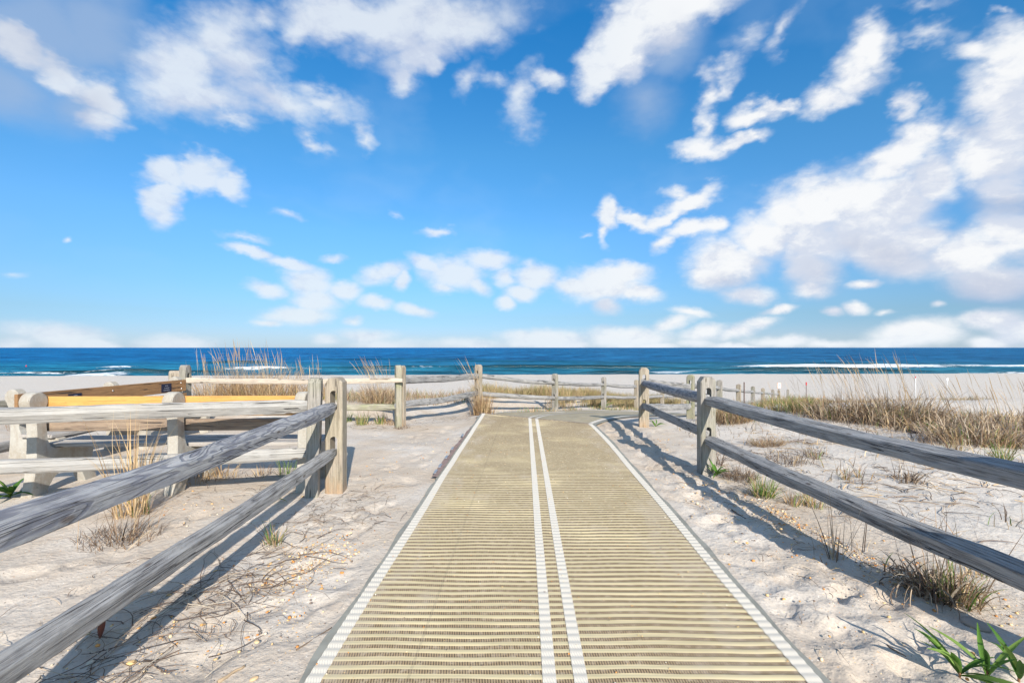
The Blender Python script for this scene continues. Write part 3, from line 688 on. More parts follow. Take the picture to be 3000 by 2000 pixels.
def add_post(parent, x, y, top, face=0.0, w=.165, d=.12, mat='post', holes=(.86, .42), tilt=(0, 0), seed=0, depth=.35, round_top=False):
    """post with cropped corners; local X runs up the post; holes go through along local Z (the fence's direction); face = heading of the fence, 0 = along +Y"""
    r = np.random.default_rng(seed + 50)
    zb = G1(x, y) - depth; H = top - zb
    ch = .045; cw = w * .22
    prof = [(0, -w / 2), (H - ch * 1.3, -w / 2), (H - .004, -w / 2 + cw), (H, -w / 2 + cw + .01), (H, w / 2 - cw - .01), (H - .004, w / 2 - cw), (H - ch, w / 2), (0, w / 2)]
    if round_top:
        prof = [(0, -w / 2)] + [(H - .06 + .06 * math.sin(t), -w / 2 * math.cos(t)) for t in np.linspace(0, math.pi, 9)] + [(0, w / 2)]
    n = len(prof); b = .008
    V = []
    for s, ins in ((-d / 2, b), (-d / 2 + b, 0), (d / 2 - b, 0), (d / 2, b)):
        for px_, py_ in prof:
            k = 1 - ins / (w / 2) * 1.0
            V.append((px_ - (ins if px_ > H * .5 else 0), py_ * k, s))
    F = []
    for l in range(3):
        for i in range(n):
            j = (i + 1) % n
            F.append((l * n + i, l * n + j, (l + 1) * n + j, (l + 1) * n + i))
    F.append(tuple(range(n - 1, -1, -1))); F.append(tuple(range(3 * n, 4 * n)))
    # local axes: X up, Y across the fence's face, Z along the fence
    up = Vector((math.sin(tilt[0]), math.sin(tilt[1]), 1)).normalized()
    along = Vector((math.sin(face), math.cos(face), 0)); yv = along.cross(up).normalized(); along = up.cross(yv)
    mw = Matrix((up, yv, along)).transposed().to_4x4(); mw.translation = Vector((x, y, zb)) - Vector(parent.location)
    o = mesh_obj('post', V, F, M[mat], parent, mw=mw)
    if holes:
        for hz in holes:
            hx = hz + top - 1.08 - zb; hr = .033; hh = .065
            ang = np.linspace(0, math.pi, 8); P = [(hx + hh + hr * math.sin(t), hr * math.cos(t)) for t in ang] + [(hx - hh - hr * math.sin(t), -hr * math.cos(t)) for t in ang]
            m_ = len(P); CV = [(a, b_, -.3) for a, b_ in P] + [(a, b_, .3) for a, b_ in P]
            CF = [(i, (i + 1) % m_, (i + 1) % m_ + m_, i + m_) for i in range(m_)] + [tuple(range(m_ - 1, -1, -1)), tuple(range(m_, 2 * m_))]
            cut = mesh_obj('cut', CV, CF, M[mat]); cut.matrix_basis = mw
            bpy.context.view_layer.update()
            bm_ = o.modifiers.new('h', 'BOOLEAN'); bm_.operation = 'DIFFERENCE'; bm_.solver = 'EXACT'; bm_.object = cut
            o.parent = None; o.matrix_basis = mw; cut.matrix_basis = mw
            bpy.context.view_layer.update(); bake_mod(o)
            o.parent = parent; o.matrix_basis = mw
            cm = cut.data; bpy.data.objects.remove(cut); bpy.data.meshes.remove(cm)
    return o
def fence(label, loc):
    f = empty('rail_fence', (loc[0], loc[1], G1(*loc))); tag(f, label, 'fence'); return f
def heading(a, b): return math.atan2(b[0] - a[0], b[1] - a[1])

def build_fences():
    # near left: from the twin posts towards the viewer
    f = fence('near left fence whose swirl-grained top rail slopes to the left picture edge', (-1.73, 4.456))
    hd = heading((-1.56, 1.2), (-1.73, 4.45))
    add_post(f, -1.715, 4.46, 1.11, hd, w=.165, d=.15, seed=1, mat='post')
    add_post(f, -1.54, .72, 1.08, hd, seed=2, mat='postgrey')
    add_rail(f, (-1.725, 4.40, .835), (-1.545, .72, .835), w=.088, h=.105, kind='slant', mat='figured', seed=11, over=.07)
    add_rail(f, (-1.735, 4.40, .395), (-1.575, .72, .40), w=.088, h=.102, kind='slant', mat='bluegrey', seed=12, over=.07)
    # in front of the benches
    f = fence('pale two-rail fence crossing in front of the benches, ending in a slim post', (-1.86, 4.3))
    A2 = (-1.895, 4.32); K = (-5.0, 3.55); hd = heading(K, A2)
    add_post(f, *A2, 1.115, hd, w=.13, d=.115, mat='postgrey', seed=3, tilt=(.028, 0))
    add_post(f, *K, 1.05, hd, seed=4)
    add_rail(f, (A2[0], A2[1], .855), (K[0], K[1], .862), w=.10, h=.125, kind='wedge', mat='pale', seed=13, over=.04)
    add_rail(f, (A2[0], A2[1], .42), (K[0], K[1], .435), w=.08, h=.12, kind='half', mat='pale', seed=14, over=.04)
    # far left, behind the facing bench
    J = (-6.5, 8.85); Kl = (-6.33, 5.0)
    f = fence('dark weathered rail fence behind the brown bench at the far left', J)
    hd = heading(Kl, J)
    add_post(f, *J, .955, R(70), w=.17, d=.2, mat='post', seed=5, holes=())
    add_post(f, *Kl, .95, hd, seed=6, mat='postgrey', holes=())
    add_rail(f, (J[0], J[1], .70), (Kl[0], Kl[1], .69), mat='mossy', seed=15, kind='round')
    add_rail(f, (J[0], J[1], .22), (Kl[0], Kl[1], .16), w=.1, h=.13, mat='grey', seed=16, kind='round')
    # back fence, following the bend of the path
    f = fence('long back fence behind the bend of the mat, before dune grass and beach', BACK[1])
    tops = [1.08, 1.085, .985, .65, .36, .12, -.12, -.4]
    mats = ['postgrey', 'mossy', 'post', 'postgrey', 'postgrey', 'post', 'post', 'post']
    for i, (p, t) in enumerate(zip(BACK, tops)):
        a = BACK[max(0, i - 1)]; b = BACK[min(len(BACK) - 1, i + 1)]
        add_post(f, *p, t, heading(a, b), w=.15 if i == 0 else .12 if i == 1 else .15, d=.13 if i != 1 else .10, mat=mats[i], seed=20 + i, holes=(.84, .40) if i < 5 else ())
    D, E = BACK[1], BACK[2]
    add_post(f, D[0] + .055, D[1] + .10, 1.075, R(20), w=.09, d=.09, mat='post', seed=41, holes=())
    add_rail(f, (BACK[0][0], BACK[0][1] - .02, .80), (D[0] - .02, D[1] - .12, .815), w=.08, h=.095, kind='square', mat='new', seed=21, over=.13)
    add_rail(f, (BACK[0][0], BACK[0][1], .34), (D[0], D[1], .335), w=.09, h=.12, kind='half', mat='mossy', seed=22, over=.05)
    hz = [(.80, .37)] + [(t - .27, t - .70) for t in tops[1:]]
    rm = ['', 'bluegrey', 'grey', 'grey', 'grey', 'grey', 'grey']
    for i in range(1, len(BACK) - 1):
        a, b = BACK[i], BACK[i + 1]
        for k in (0, 1):
            kind = ['half', 'square'][k] if i == 1 else 'round'
            ww, h_ = (.09, .14 if k == 0 else .12) if i == 1 else (.09, .115)
            add_rail(f, (a[0], a[1], hz[i][k] - (.02 if (i == 1 and k) else 0)), (b[0], b[1], hz[i + 1][k]), ww, h_, kind, rm[i], seed=60 + i * 2 + k, over=.05)
    # right fence and its run down to the beach
    f = fence('weathered fence along the right of the mat, running on down to the beach', SIDE[1])
    tops = [1.07, 1.073, 1.045, .775, .40, .024, -.33, -.69, -1.06, -1.38, -1.6]
    sm = ['postgrey', 'postgrey', 'post', 'mossy'] + ['postgrey', 'post'] * 4
    for i, (p, t) in enumerate(zip(SIDE, tops)):
        a = SIDE[max(0, i - 1)]; b = SIDE[min(len(SIDE) - 1, i + 1)]
        hd = heading(a, b) if i > 3 else (heading(SIDE[0], SIDE[2]) + (R(10) if i == 2 else 0) if i < 3 else R(38))
        add_post(f, *p, t, hd, w=.17 if i < 3 else .16, d=.12, mat=sm[i], seed=80 + i, holes=(.86, .42) if i < 4 else (), round_top=i > 3)
    H, B, C, Gn = SIDE[:4]
    add_rail(f, (H[0], H[1], .80), (B[0], B[1] - .03, .805), w=.11, h=.125, kind='slant', mat='bluegrey', seed=31, over=.05)
    add_rail(f, (H[0] - .03, H[1], .34), (B[0], B[1] - .03, .36), w=.105, h=.118, kind='slant', mat='bluegrey', seed=32, over=.07)
    add_rail(f, (B[0], B[1] + .03, .83), (C[0], C[1] - .03, .765), w=.12, h=.13, kind='round', mat='figured', seed=33, over=.06)
    add_rail(f, (B[0], B[1] + .03, .43), (C[0], C[1] - .03, .365), w=.08, h=.11, kind='square', mat='grey', seed=34, over=.06)
    add_rail(f, (C[0], C[1], .80), (Gn[0], Gn[1], .50), w=.09, h=.12, kind='square', mat='grey', seed=35, over=.08)
    add_rail(f, (C[0], C[1], .33), (Gn[0], Gn[1], .055), w=.09, h=.12, kind='square', mat='grey', seed=36, over=.08)
    for i in range(3, 9):
        a, b = SIDE[i], SIDE[i + 1]
        za, zb_ = tops[i] - .25, tops[i + 1] - .25
        add_rail(f, (a[0], a[1], za), (b[0], b[1], zb_), .09, .11, 'round', 'grey', seed=100 + i, over=.05)
        add_rail(f, (a[0], a[1], za - .44), (b[0], b[1], zb_ - .44), .09, .11, 'round', 'grey', seed=110 + i, over=.05)
build_fences()

# ------------------------------------------------------------------ benches
def box(name, x0, x1, y0, y1, z0, z1, mat, parent, bev=.006, mw=None):
    V = [(x, y, z) for z in (z0, z1) for y in (y0, y1) for x in (x0, x1)]
    F = [(0, 2, 3, 1), (4, 5, 7, 6), (0, 1, 5, 4), (1, 3, 7, 5), (3, 2, 6, 7), (2, 0, 4, 6)]
    o = mesh_obj(name, V, F, mat, parent, mw=mw)
    if bev:
        b = o.modifiers.new('b', 'BEVEL'); b.width = bev; b.segments = 2
    return o
def support_mesh(th=.10):
    back = [(-.03, -.05), (-.025, .0), (.0, .12), (.022, .3), (.03, .45), (.03, .6), (.02, .74), (-.012, .80)]
    roll = [(.052 + .096 * math.cos(t), .885 + .096 * math.sin(t)) for t in np.linspace(R(225), R(-45), 22)]
    front = [(.128, .76), (.137, .6), (.15, .5), (.175, .44), (.22, .415), (.62, .415), (.655, .40), (.665, .36), (.64, .27), (.635, .2), (.66, .1), (.69, .0), (.70, -.05), (.55, -.05)]
    arch = [(.54, .0), (.50, .10), (.44, .165), (.36, .19), (.28, .17), (.20, .11), (.15, .03), (.13, -.05)]
    P = back + roll + front + arch
    n = len(P); b = .008
    V = []
    c = np.array(P); 
    for s, ins in ((-th / 2, b), (-th / 2 + b, 0), (th / 2 - b, 0), (th / 2, b)):
        for i, (y, z) in enumerate(P):
            a = c[(i + 1) % n] - c[i - 1]; L = math.hypot(*a) + 1e-9
            V.append((s, y - ins * (-a[1]) / L * -1 * -1, z - ins * (a[0]) / L))
    F = []
    for l in range(3):
        for i in range(n):
            j = (i + 1) % n; F.append((l * n + i, l * n + j, (l + 1) * n + j, (l + 1) * n + i))
    F.append(tuple(range(n - 1, -1, -1))); F.append(tuple(range(3 * n, 4 * n)))
    return V, F
M['plaque'] = plain_mat('dark_plaque', (.012, .016, .04), .35, .1, 10)
M['letter'] = plain_mat('plaque_lettering', (.5, .52, .58), .5, .05, 10)
M['bolt'] = plain_mat('bolt_metal', (.4, .4, .4), .35, .1, 10, metal=.9)
def bench(label, loc, rz, xs, backmat, seatmat, lower, zoff=0):
    root = empty('park_bench', loc, rz); tag(root, label, 'bench', 'slatted benches on concrete supports')
    V, F = support_mesh()
    for x in xs:
        o = mesh_obj('concrete_support', V, F, M['concrete'], root, mw=Matrix.Translation((x, 0, 0)))
    x0, x1 = xs[0] - .06, xs[-1] + .10
    def plank(nm, y0, y1, z0, z1, mat, tilt=0, a=x0, b=x1):
        L = b - a
        mw = Matrix.Translation((a, (y0 + y1) / 2, (z0 + z1) / 2)) @ Matrix.Rotation(tilt, 4, 'X')
        return box(nm, 0, L, -(y1 - y0) / 2, (y1 - y0) / 2, -(z1 - z0) / 2, (z1 - z0) / 2, mat, root, .007, mw)
    top = plank('back_plank', .15, .195, .735, .928, M[backmat])
    low = plank('back_plank', .165, .208, .585, .70, M[lower])
    for k in range(3): plank('seat_plank', .215 + k * .145, .215 + k * .145 + .13, .417, .457, M[seatmat])
    return root, top, (x0, x1)
def build_benches():
    g = G1(-3.3, 4.4)
    b1, top1, _ = bench('bench with an orange-yellow top plank, its back to the viewer behind the front fence', (-3.3, 4.37, min(0, g) - .0), R(1.5), (-1.29, 0.03, 1.27), 'orange', 'slat', 'lower')
    # the facing bench: its front looks along +x
    fx = Vector((-5.84, 5.40)); tx = Vector((-5.63, 7.95))
    dr = (tx - fx).normalized(); L = (tx - fx).length
    rz = math.atan2(-dr.y, -dr.x)             # local +x runs back towards the viewer
    fwd = Vector((-math.sin(rz), math.cos(rz)))
    org = fx - fwd * .195
    b2, top2, (x0, x1) = bench('brown bench with two dark memorial plaques on its back, side-on at the far left', (org.x, org.y, -.08), rz, (-L + .10, -L / 2 - .02, -.10), 'brown', 'slat', 'brown')
    # plaques with lines of lettering, bolts
    yf = .195 - .1725 + .003
    for u, w, h, lines in ((.26, .17, .105, (.055, .09)), (.835, .19, .135, (.06, .10, .12))):
        # u measured from the near end, local origin of the plank mesh is its far end
        Lp = x1 - x0; cx = Lp * (1 - u)
        p = box('plaque', cx - w / 2, cx + w / 2, yf - .002, yf + .004, -.03 - h / 2 + .02, -.03 + h / 2 + .02, M['plaque'], b2, 0, mw=top2.matrix_basis.copy())
        for i, lw in enumerate(lines):
            V = []; F = []
            z = -.012 + h * .24 - i * h * .27
            for s in range(int(lw / .010)):
                a = cx - lw / 2 + s * .010; hh = .0045 + .002 * ((s * 7) % 3)
                k = len(V); V += [(a, yf + .0055, z), (a + .0066, yf + .0055, z), (a + .0066, yf + .0055, z + hh), (a, yf + .0055, z + hh)]; F.append((k, k + 3, k + 2, k + 1))
            mesh_obj('lettering', V, F, M['letter'], p)
    for u, z in ((.47, .03), (.02, .05), (.025, -.05), (.955, .05), (.96, -.05)):
        cx = (x1 - x0) * (1 - u); a = np.linspace(0, 2 * math.pi, 10, endpoint=False)
        V = [(cx + .011 * math.cos(t), yf - .001, z + .011 * math.sin(t)) for t in a] + [(cx + .008 * math.cos(t), yf + .005, z + .008 * math.sin(t)) for t in a]
        F = [(i, (i + 1) % 10, (i + 1) % 10 + 10, i + 10) for i in range(10)] + [tuple(range(10, 20))]
        mesh_obj('bolt', V, F, M['bolt'], top2)
build_benches()

# ------------------------------------------------------------------ vegetation
STRAW = [(.52, .36, .19), (.42, .28, .145), (.62, .47, .28), (.33, .21, .12), (.24, .15, .09)]
DRY = [(.36, .27, .19), (.28, .20, .14), (.44, .34, .24), (.20, .14, .10), (.50, .42, .32)]
GREEN = [(.13, .21, .045), (.18, .26, .06), (.09, .16, .035), (.24, .28, .09)]
DARK = [(.12, .085, .065), (.17, .12, .09), (.09, .065, .05)]
def pick(pal, n, r):
    p = np.array(pal)[r.integers(0, len(pal), n)]; return p * r.uniform(.8, 1.2, (n, 1))
def blades(base, h, az, lean, curl, width, col, r, K=5, plume=0.0, wobble=0.0):
    """ribbons growing from BASE: arrays of n"""
    n = len(h); t = np.linspace(0, 1, K + 1)
    th = lean[:, None] + curl[:, None] * t[None] ** 1.4
    azz = az[:, None] + wobble * np.cumsum(r.standard_normal((n, K + 1)), 1) * .4
    ds = h[:, None] / K
    dx = np.sin(th) * np.cos(azz) * ds; dy = np.sin(th) * np.sin(azz) * ds; dz = np.cos(th) * ds
    P = np.stack([np.cumsum(dx, 1) - dx, np.cumsum(dy, 1) - dy, np.cumsum(dz, 1) - dz], -1) + base[:, None]
    sa = r.uniform(0, 2 * math.pi, n); side = np.stack([np.cos(sa), np.sin(sa), np.zeros(n)], -1)
    prof = (1 - t ** 2.2) * .92 + .08
    if plume: prof = np.where(t > .72, plume, .35) * np.where(t > .99, .15, 1)
    Wd = width[:, None] * prof[None]
    A = P - side[:, None] * Wd[..., None] / 2; B = P + side[:, None] * Wd[..., None] / 2
    V = np.stack([A, B], 2).reshape(-1, 3)
    i = np.arange(n)[:, None] * (2 * (K + 1)); k = np.arange(K)[None] * 2
    a = i + k; F = np.stack([a, a + 1, a + 3, a + 2], -1).reshape(-1, 4)
    C = np.repeat(col, 2 * (K + 1), 0)
    return V, F, C
def join(parts):
    V, F, C, o = [], [], [], 0
    for v, f, c in parts: V.append(v); F.append(f + o); C.append(c); o += len(v)
    return np.concatenate(V), np.concatenate(F), np.concatenate(C)
def tuft_parts(r, rad, n, h, pal, lean=.35, curl=.9, width=.005, az0=None, K=5, wob=0, hvar=.45, elong=1.0):
    rr = rad * np.sqrt(r.random(n)); a = r.uniform(0, 6.283, n)
    bx, by = rr * np.cos(a) * elong, rr * np.sin(a)
    base = np.stack([bx, by, np.full(n, -.012)], -1)
    az = np.where(r.random(n) < .7, a, r.uniform(0, 6.283, n))
    if az0 is not None: az = az0 + r.normal(0, .9, n)
    hh = h * (1 - hvar * r.random(n)); le = np.abs(r.normal(0, lean, n)); cu = r.normal(curl, abs(curl) * .6 + .05, n)
    return blades(base, hh, az, le, cu, width * r.uniform(.6, 1.3, n), pick(pal, n, r), r, K=K, wobble=wob)
def plumes(r, rad, n, h, az0=2.9, lean=.15, curl=.35, elong=1.0, w=.009):
    rr = rad * np.sqrt(r.random(n)); a = r.uniform(0, 6.283, n)
    base = np.stack([rr * np.cos(a) * elong, rr * np.sin(a), np.full(n, -.01)], -1)
    return blades(base, h * r.uniform(.7, 1.0, n), az0 + r.normal(0, .5, n), np.abs(r.normal(lean, .1, n)), r.normal(curl, .15, n), w * r.uniform(.6, 1.2, n), pick(STRAW[:3] + DRY[:1], n, r) * .9, r, K=8, plume=1.0)
def plant_at(name, label, cat, px, py, parts, group=None, loc=None, mat='blade'):
    x, y = loc if loc else at(px, py)
    V, F, C = join(parts)
    # let every foot follow the sand
    z0 = G1(x, y); dz = ground(V[:, 0] + x, V[:, 1] + y) - z0
    V = V.copy(); V[:, 2] += np.where(V[:, 2] < .03, dz, dz * .6)
    o = mesh_obj(name, V, F, M[mat], None, cols={'col': C}); o.location = (x, y, z0)
    tag(o, label, cat, group); return o
def rr(s): return np.random.default_rng(s)

def build_grass():
    # tall stand behind the back rail
    for k, (px, Y, rad, n, h, np_) in enumerate([(635, 10.2, .40, 430, 1.02, 18), (735, 10.4, .48, 640, 1.12, 26), (815, 10.1, .4, 350, .95, 16), (905, 10.0, .34, 150, .7, 12)]):
        r = rr(200 + k); x = (px - 1500) / FPX * Y
        parts = [tuft_parts(r, rad, n, h, STRAW, .2, .8, .008, K=6, wob=.5), tuft_parts(r, rad * .9, n // 4, h * .5, GREEN + STRAW, .2, .5, .008),
                 tuft_parts(r, rad, n // 2, h * .75, STRAW + DRY, .5, 1.6, .007, K=6, wob=1.0), plumes(r, rad, np_ * 2, h * 1.5, 2.6, .08, .28)]
        lab = ['tall straw-coloured grass clump, leftmost of the stand behind the orange bench', 'tallest straw-coloured grass clump with feathery plumes against the sea, behind the orange bench',
               'straw-coloured grass clump just right of the tallest one behind the back rail', 'thin loose grass clump with leaning plumes, just left of the thick twin posts'][k]
        plant_at('beach_grass', lab, 'grass clump', 0, 0, parts, 'grass clumps on the dune', (x, Y))
    r = rr(210)
    plant_at('beach_grass', 'bushy brown grass clump leaning left behind the mossy twin post', 'grass clump', 0, 0,
             [tuft_parts(r, .36, 700, .62, STRAW + DRY, .5, 1.6, .007, K=6, wob=.8), tuft_parts(r, .33, 150, .35, GREEN + STRAW, .4, .8, .007), plumes(r, .3, 46, 1.12, 2.9, .15, .45)], 'grass clumps on the dune', ((1112 - 1500) / FPX * 9.8, 9.8))
    r = rr(211)
    plant_at('beach_grass', 'tall grass growing round the middle post of the back fence, stalks leaning left over the sea', 'grass clump', 0, 0,
             [tuft_parts(r, .2, 260, .62, STRAW, .15, .4, .009, K=6), tuft_parts(r, .2, 80, .36, GREEN + STRAW, .2, .5, .009), tuft_parts(r, .3, 110, .4, DARK + STRAW, .8, 1.2, .007, K=6, wob=1), plumes(r, .14, 18, 1.5, 3.0, .22, .42)], 'grass clumps on the dune', (-.70, 10.85))
    # green and yellow tufts at the foot of the mossy rail
    for k, (px, py, n, h) in enumerate([(1012, 1236, 70, .24), (1061, 1243, 90, .32), (1117, 1239, 70, .28), (1142, 1241, 40, .2)]):
        r = rr(220 + k)
        lab = ['dark green tuft right beside the thick post, under the mossy rail', 'yellow-green tuft under the middle of the mossy rail', 'straw tuft with green blades under the mossy rail, second from its post', 'small tuft at the foot of the mossy twin post'][k]
        plant_at('grass_tuft', lab, 'grass tuft', px, py, [tuft_parts(r, .10, n, h, [GREEN, GREEN + STRAW[:3], STRAW + GREEN, STRAW][k], .35, .8, .008), tuft_parts(r, .16, n // 2, h * .4, DARK + STRAW, 1.0, 1.0, .006)], 'tufts along the fence foot')
    # straw at the bench
    r = rr(230)
    plant_at('beach_grass', 'tall thin straw clump in front of the bench fence rails', 'grass clump', 0, 0,
             [tuft_parts(r, .11, 46, .95, STRAW[:3], .12, .28, .008, K=6, hvar=.5), tuft_parts(r, .12, 60, .30, STRAW + GREEN[:1], .4, 1.4, .006, K=6, wob=.8), tuft_parts(r, .12, 10, 1.15, STRAW[:3], .2, .5, .005, az0=2.8, K=7)], 'grass clumps in the sand', (-3.16, 3.80))
    for k, (px, py, n, h, w, pal) in enumerate([(650, 1400, 60, .26, .14, STRAW), (838, 1392, 26, .42, .08, GREEN), (803, 1592, 34, .22, .05, GREEN + STRAW), (560, 1410, 70, .2, .2, STRAW), (770, 1395, 24, .2, .1, DARK + STRAW)]):
        r = rr(240 + k)
        lab = ['short straw tuft under the bench fence, right of the tall straw', 'slender green tuft standing just left of the slim post', 'small green and straw tuft below the lower left rail, in the rail shadow', 'low straw tuft beside the tall straw clump', 'dark wiry tuft between the bench supports near the slim post'][k]
        plant_at('grass_tuft', lab, 'grass tuft', px, py, [tuft_parts(r, w, n, h, pal, .35, .9, .006, K=6, wob=.4), tuft_parts(r, w * 1.6, n, h * .5, STRAW + DARK, 1.0, 1.2, .004, wob=1)], 'tufts in the sand')
    r = rr(250)
    plant_at('grass_tuft', 'flattened dead grass tuft with stiff upright straws, between the two left rails', 'grass tuft', 350, 1580,
             [tuft_parts(r, .20, 420, .13, DARK + DARK + STRAW[3:], 1.2, .9, .004, K=6, wob=1.2, elong=1.35), tuft_parts(r, .13, 22, .30, DRY + DARK, .35, .25, .006), tuft_parts(r, .25, 40, .34, STRAW, 1.2, .5, .004, az0=.3, wob=.5), tuft_parts(r, .2, 26, .40, DARK + DRY, .8, .5, .004, az0=.6)], 'tufts in the sand')
    # right of the mat, along the fence
    spec = [(2165, 1398, 'dead', .16, 260, .20, 'dead dark wiry bush just right of the near right post'),
            (2239, 1452, 'green', .09, 130, .27, 'green grass tuft under the lower right rail beside the dead bush'),
            (2322, 1476, 'mix', .05, 40, .17, 'tiny straw tuft under the lower right rail'),
            (2384, 1480, 'mix', .09, 70, .19, 'short straw and green tuft under the lower right rail, nearer to the viewer'),
            (2446, 1634, 'stalk', .07, 18, .50, 'sparse tall brown stalks in the fence shadow right of the mat'),
            (2512, 1612, 'stalk', .05, 7, .38, 'few upright reddish stalks beside the sparse brown ones'),
            (2726, 1745, 'curl', .12, 130, .36, 'big curly dead grass clump under the lower right rail'),
            (2800, 1768, 'curlg', .10, 170, .28, 'curly grass clump with green blades, just right of the big dead one'),
            (2868, 1690, 'mix', .04, 26, .15, 'small straw tuft beyond the lower right rail'),
            (2476, 1402, 'mix', .035, 30, .22, 'tiny upright tuft in the sand between the two right rails'),
            (2517, 1397, 'mix', .03, 20, .20, 'second tiny upright tuft between the two right rails'),
            (2660, 1410, 'curl', .13, 70, .22, 'straggly dead tuft lying between the two right rails'),
            (2935, 1368, 'green', .06, 70, .34, 'green tuft above the top right rail near the picture edge'),
            (2249, 1306, 'mound', .18, 460, .22, 'dome of matted straw just beyond the top right rail'),
            (2302, 1352, 'dead', .22, 120, .22, 'straggling dark twigs beyond the top right rail'),
            (2390, 1338, 'dead', .14, 90, .20, 'low dark twiggy tuft beyond the top right rail'),
            (2385, 1345, 'mix', .05, 20, .2, 'few straws beside the low dark twiggy tuft'),
            (2140, 1234, 'bush', .30, 620, .58, 'dense brown grass clump just right of the near right post'),
            (2096, 1360, 'dead', .08, 70, .3, 'dead curling blades against the foot of the near right post'),
            (1180, 1252, 'dead', .12, 90, .1, 'dark scraps of dead grass round the foot of the mossy twin post'),
            (2800, 1330, 'mix', .08, 60, .3, 'small straw tuft at the near edge of the right dune grass'),
            (2745, 1300, 'dead', .2, 130, .22, 'dark dead twigs at the near edge of the right dune grass'),
            (2960, 1310, 'mix', .1, 80, .3, 'straw tuft above the top right rail at the picture edge')]
    for k, (px, py, kd, w, n, h, lab) in enumerate(spec):
        r = rr(300 + k)
        if kd == 'dead': parts = [tuft_parts(r, w, n, h, DARK + DRY[:2], .7, 1.2, .0055, K=7, wob=1.3), tuft_parts(r, w * 1.3, n // 3, h, DARK + DRY, 1.2, .8, .004, K=6, wob=1)]
        elif kd == 'green': parts = [tuft_parts(r, w, n, h, GREEN + STRAW[:1], .5, .5, .007), tuft_parts(r, w * 1.3, n // 3, h * .6, STRAW + DARK, .9, 1, .005)]
        elif kd == 'mix': parts = [tuft_parts(r, w, n, h, STRAW + GREEN[:2], .35, .8, .006, K=6, wob=.4)]
        elif kd == 'stalk': parts = [tuft_parts(r, w, n, h, DRY + DARK, .25, .12, .006, K=5, wob=.1, hvar=.6), tuft_parts(r, w * 2, n, h * .4, DARK + STRAW, .9, .6, .004, K=5, wob=.6)]
        elif kd == 'curl': parts = [tuft_parts(r, w, n, h, DRY + DARK, .5, 2.7, .010, K=8, wob=.3), tuft_parts(r, w, n // 3, h * .6, STRAW + DARK, .4, .8, .005), tuft_parts(r, w, 12, h * 1.5, DRY, .2, .2, .005, az0=2.4)]
        elif kd == 'curlg': parts = [tuft_parts(r, w, n, h, STRAW + DRY, .4, 1.2, .006, K=7, wob=.5), tuft_parts(r, w, n // 4, h, GREEN, .4, .6, .007), tuft_parts(r, w, 8, h * 2.2, DRY + STRAW, .2, .2, .005)]
        elif kd == 'mound': parts = [tuft_parts(r, w, n, h, STRAW + DRY, .8, 2.0, .006, K=7, wob=.6, elong=1.2)]
        else: parts = [tuft_parts(r, w, n, h, STRAW + DRY + DARK[:1], .5, 1.6, .008, K=7, wob=.6, elong=1.2), tuft_parts(r, w, n // 5, h * .8, STRAW + GREEN, .3, .6, .008), tuft_parts(r, w * 1.4, n // 3, h * .5, DRY + DARK, 1.1, 1, .006, K=6, wob=1)]
        plant_at('dead_tuft' if kd in ('dead', 'stalk') else 'grass_tuft' if kd in ('green', 'mix', 'mound') else 'beach_grass', lab, 'grass tuft' if kd != 'bush' else 'grass clump', px, py, parts, 'tufts in the sand' if kd != 'bush' else 'grass clumps on the dune')
    # big clumps of the right-hand dune
    big = [(2470, 1226, .46, 460, .60, 16, 1.25, 'bushy brown grass mound, leftmost big one on the right dune'),
           (2610, 1230, .58, 700, .76, 22, 1.4, 'tallest tangled grass mound on the right dune, with thin stalks over the beach'),
           (2740, 1250, .6, 330, .42, 8, 1.0, 'tangled grey-brown grass mound right of the tallest one'),
           (2850, 1298, .42, 400, .46, 4, .8, 'dark tangled grass mound nearest to the top right rail'),
           (2895, 1238, .65, 300, .40, 8, 1.0, 'grey-brown grass mound behind the dark one near the picture edge'),
           (2985, 1272, .55, 320, .46, 6, 1.0, 'tangled grass mound cut off by the right edge of the picture'),
           (2365, 1214, .32, 420, .46, 6, .9, 'yellow-green grass clump left of the big brown mounds'),
           (2290, 1207, .3, 280, .4, 4, .8, 'thin yellow-green grass clump near the far fence posts')]
    for k, (px, py, w, n, h, npl, ph, lab) in enumerate(big):
        r = rr(400 + k); gp = GREEN + STRAW
        if k >= 6: parts = [tuft_parts(r, w, n, h, GREEN[1:] + STRAW, .35, .8, .008, K=6, elong=1.3), tuft_parts(r, w, n // 2, h * .5, DRY + STRAW, .9, 1.2, .007, wob=.6), plumes(r, w, npl, ph, 2.4)]
        else:
            parts = [tuft_parts(r, w, n, h, STRAW + DRY + DARK[:2] + DRY + [(.66, .54, .40), (.56, .42, .28)], .55, 2.1, .015, K=8, wob=.7, elong=1.25), tuft_parts(r, w * .95, n // 3, h * .6, gp, .3, .6, .009, elong=1.2),
                     tuft_parts(r, w * 1.5, n // 2, h * .5, DRY + DARK, 1.0, 1.4, .010, K=7, wob=1, elong=1.3), plumes(r, w, npl * 2, ph, 2.4, .15, .3, w=.009), tuft_parts(r, w, npl * 3, ph * .9, DRY + DARK[:1], .3, .8, .006, az0=2.2, K=7)]
        plant_at('beach_grass', lab, 'grass clump', px, py, parts, 'grass clumps on the dune')
build_grass()

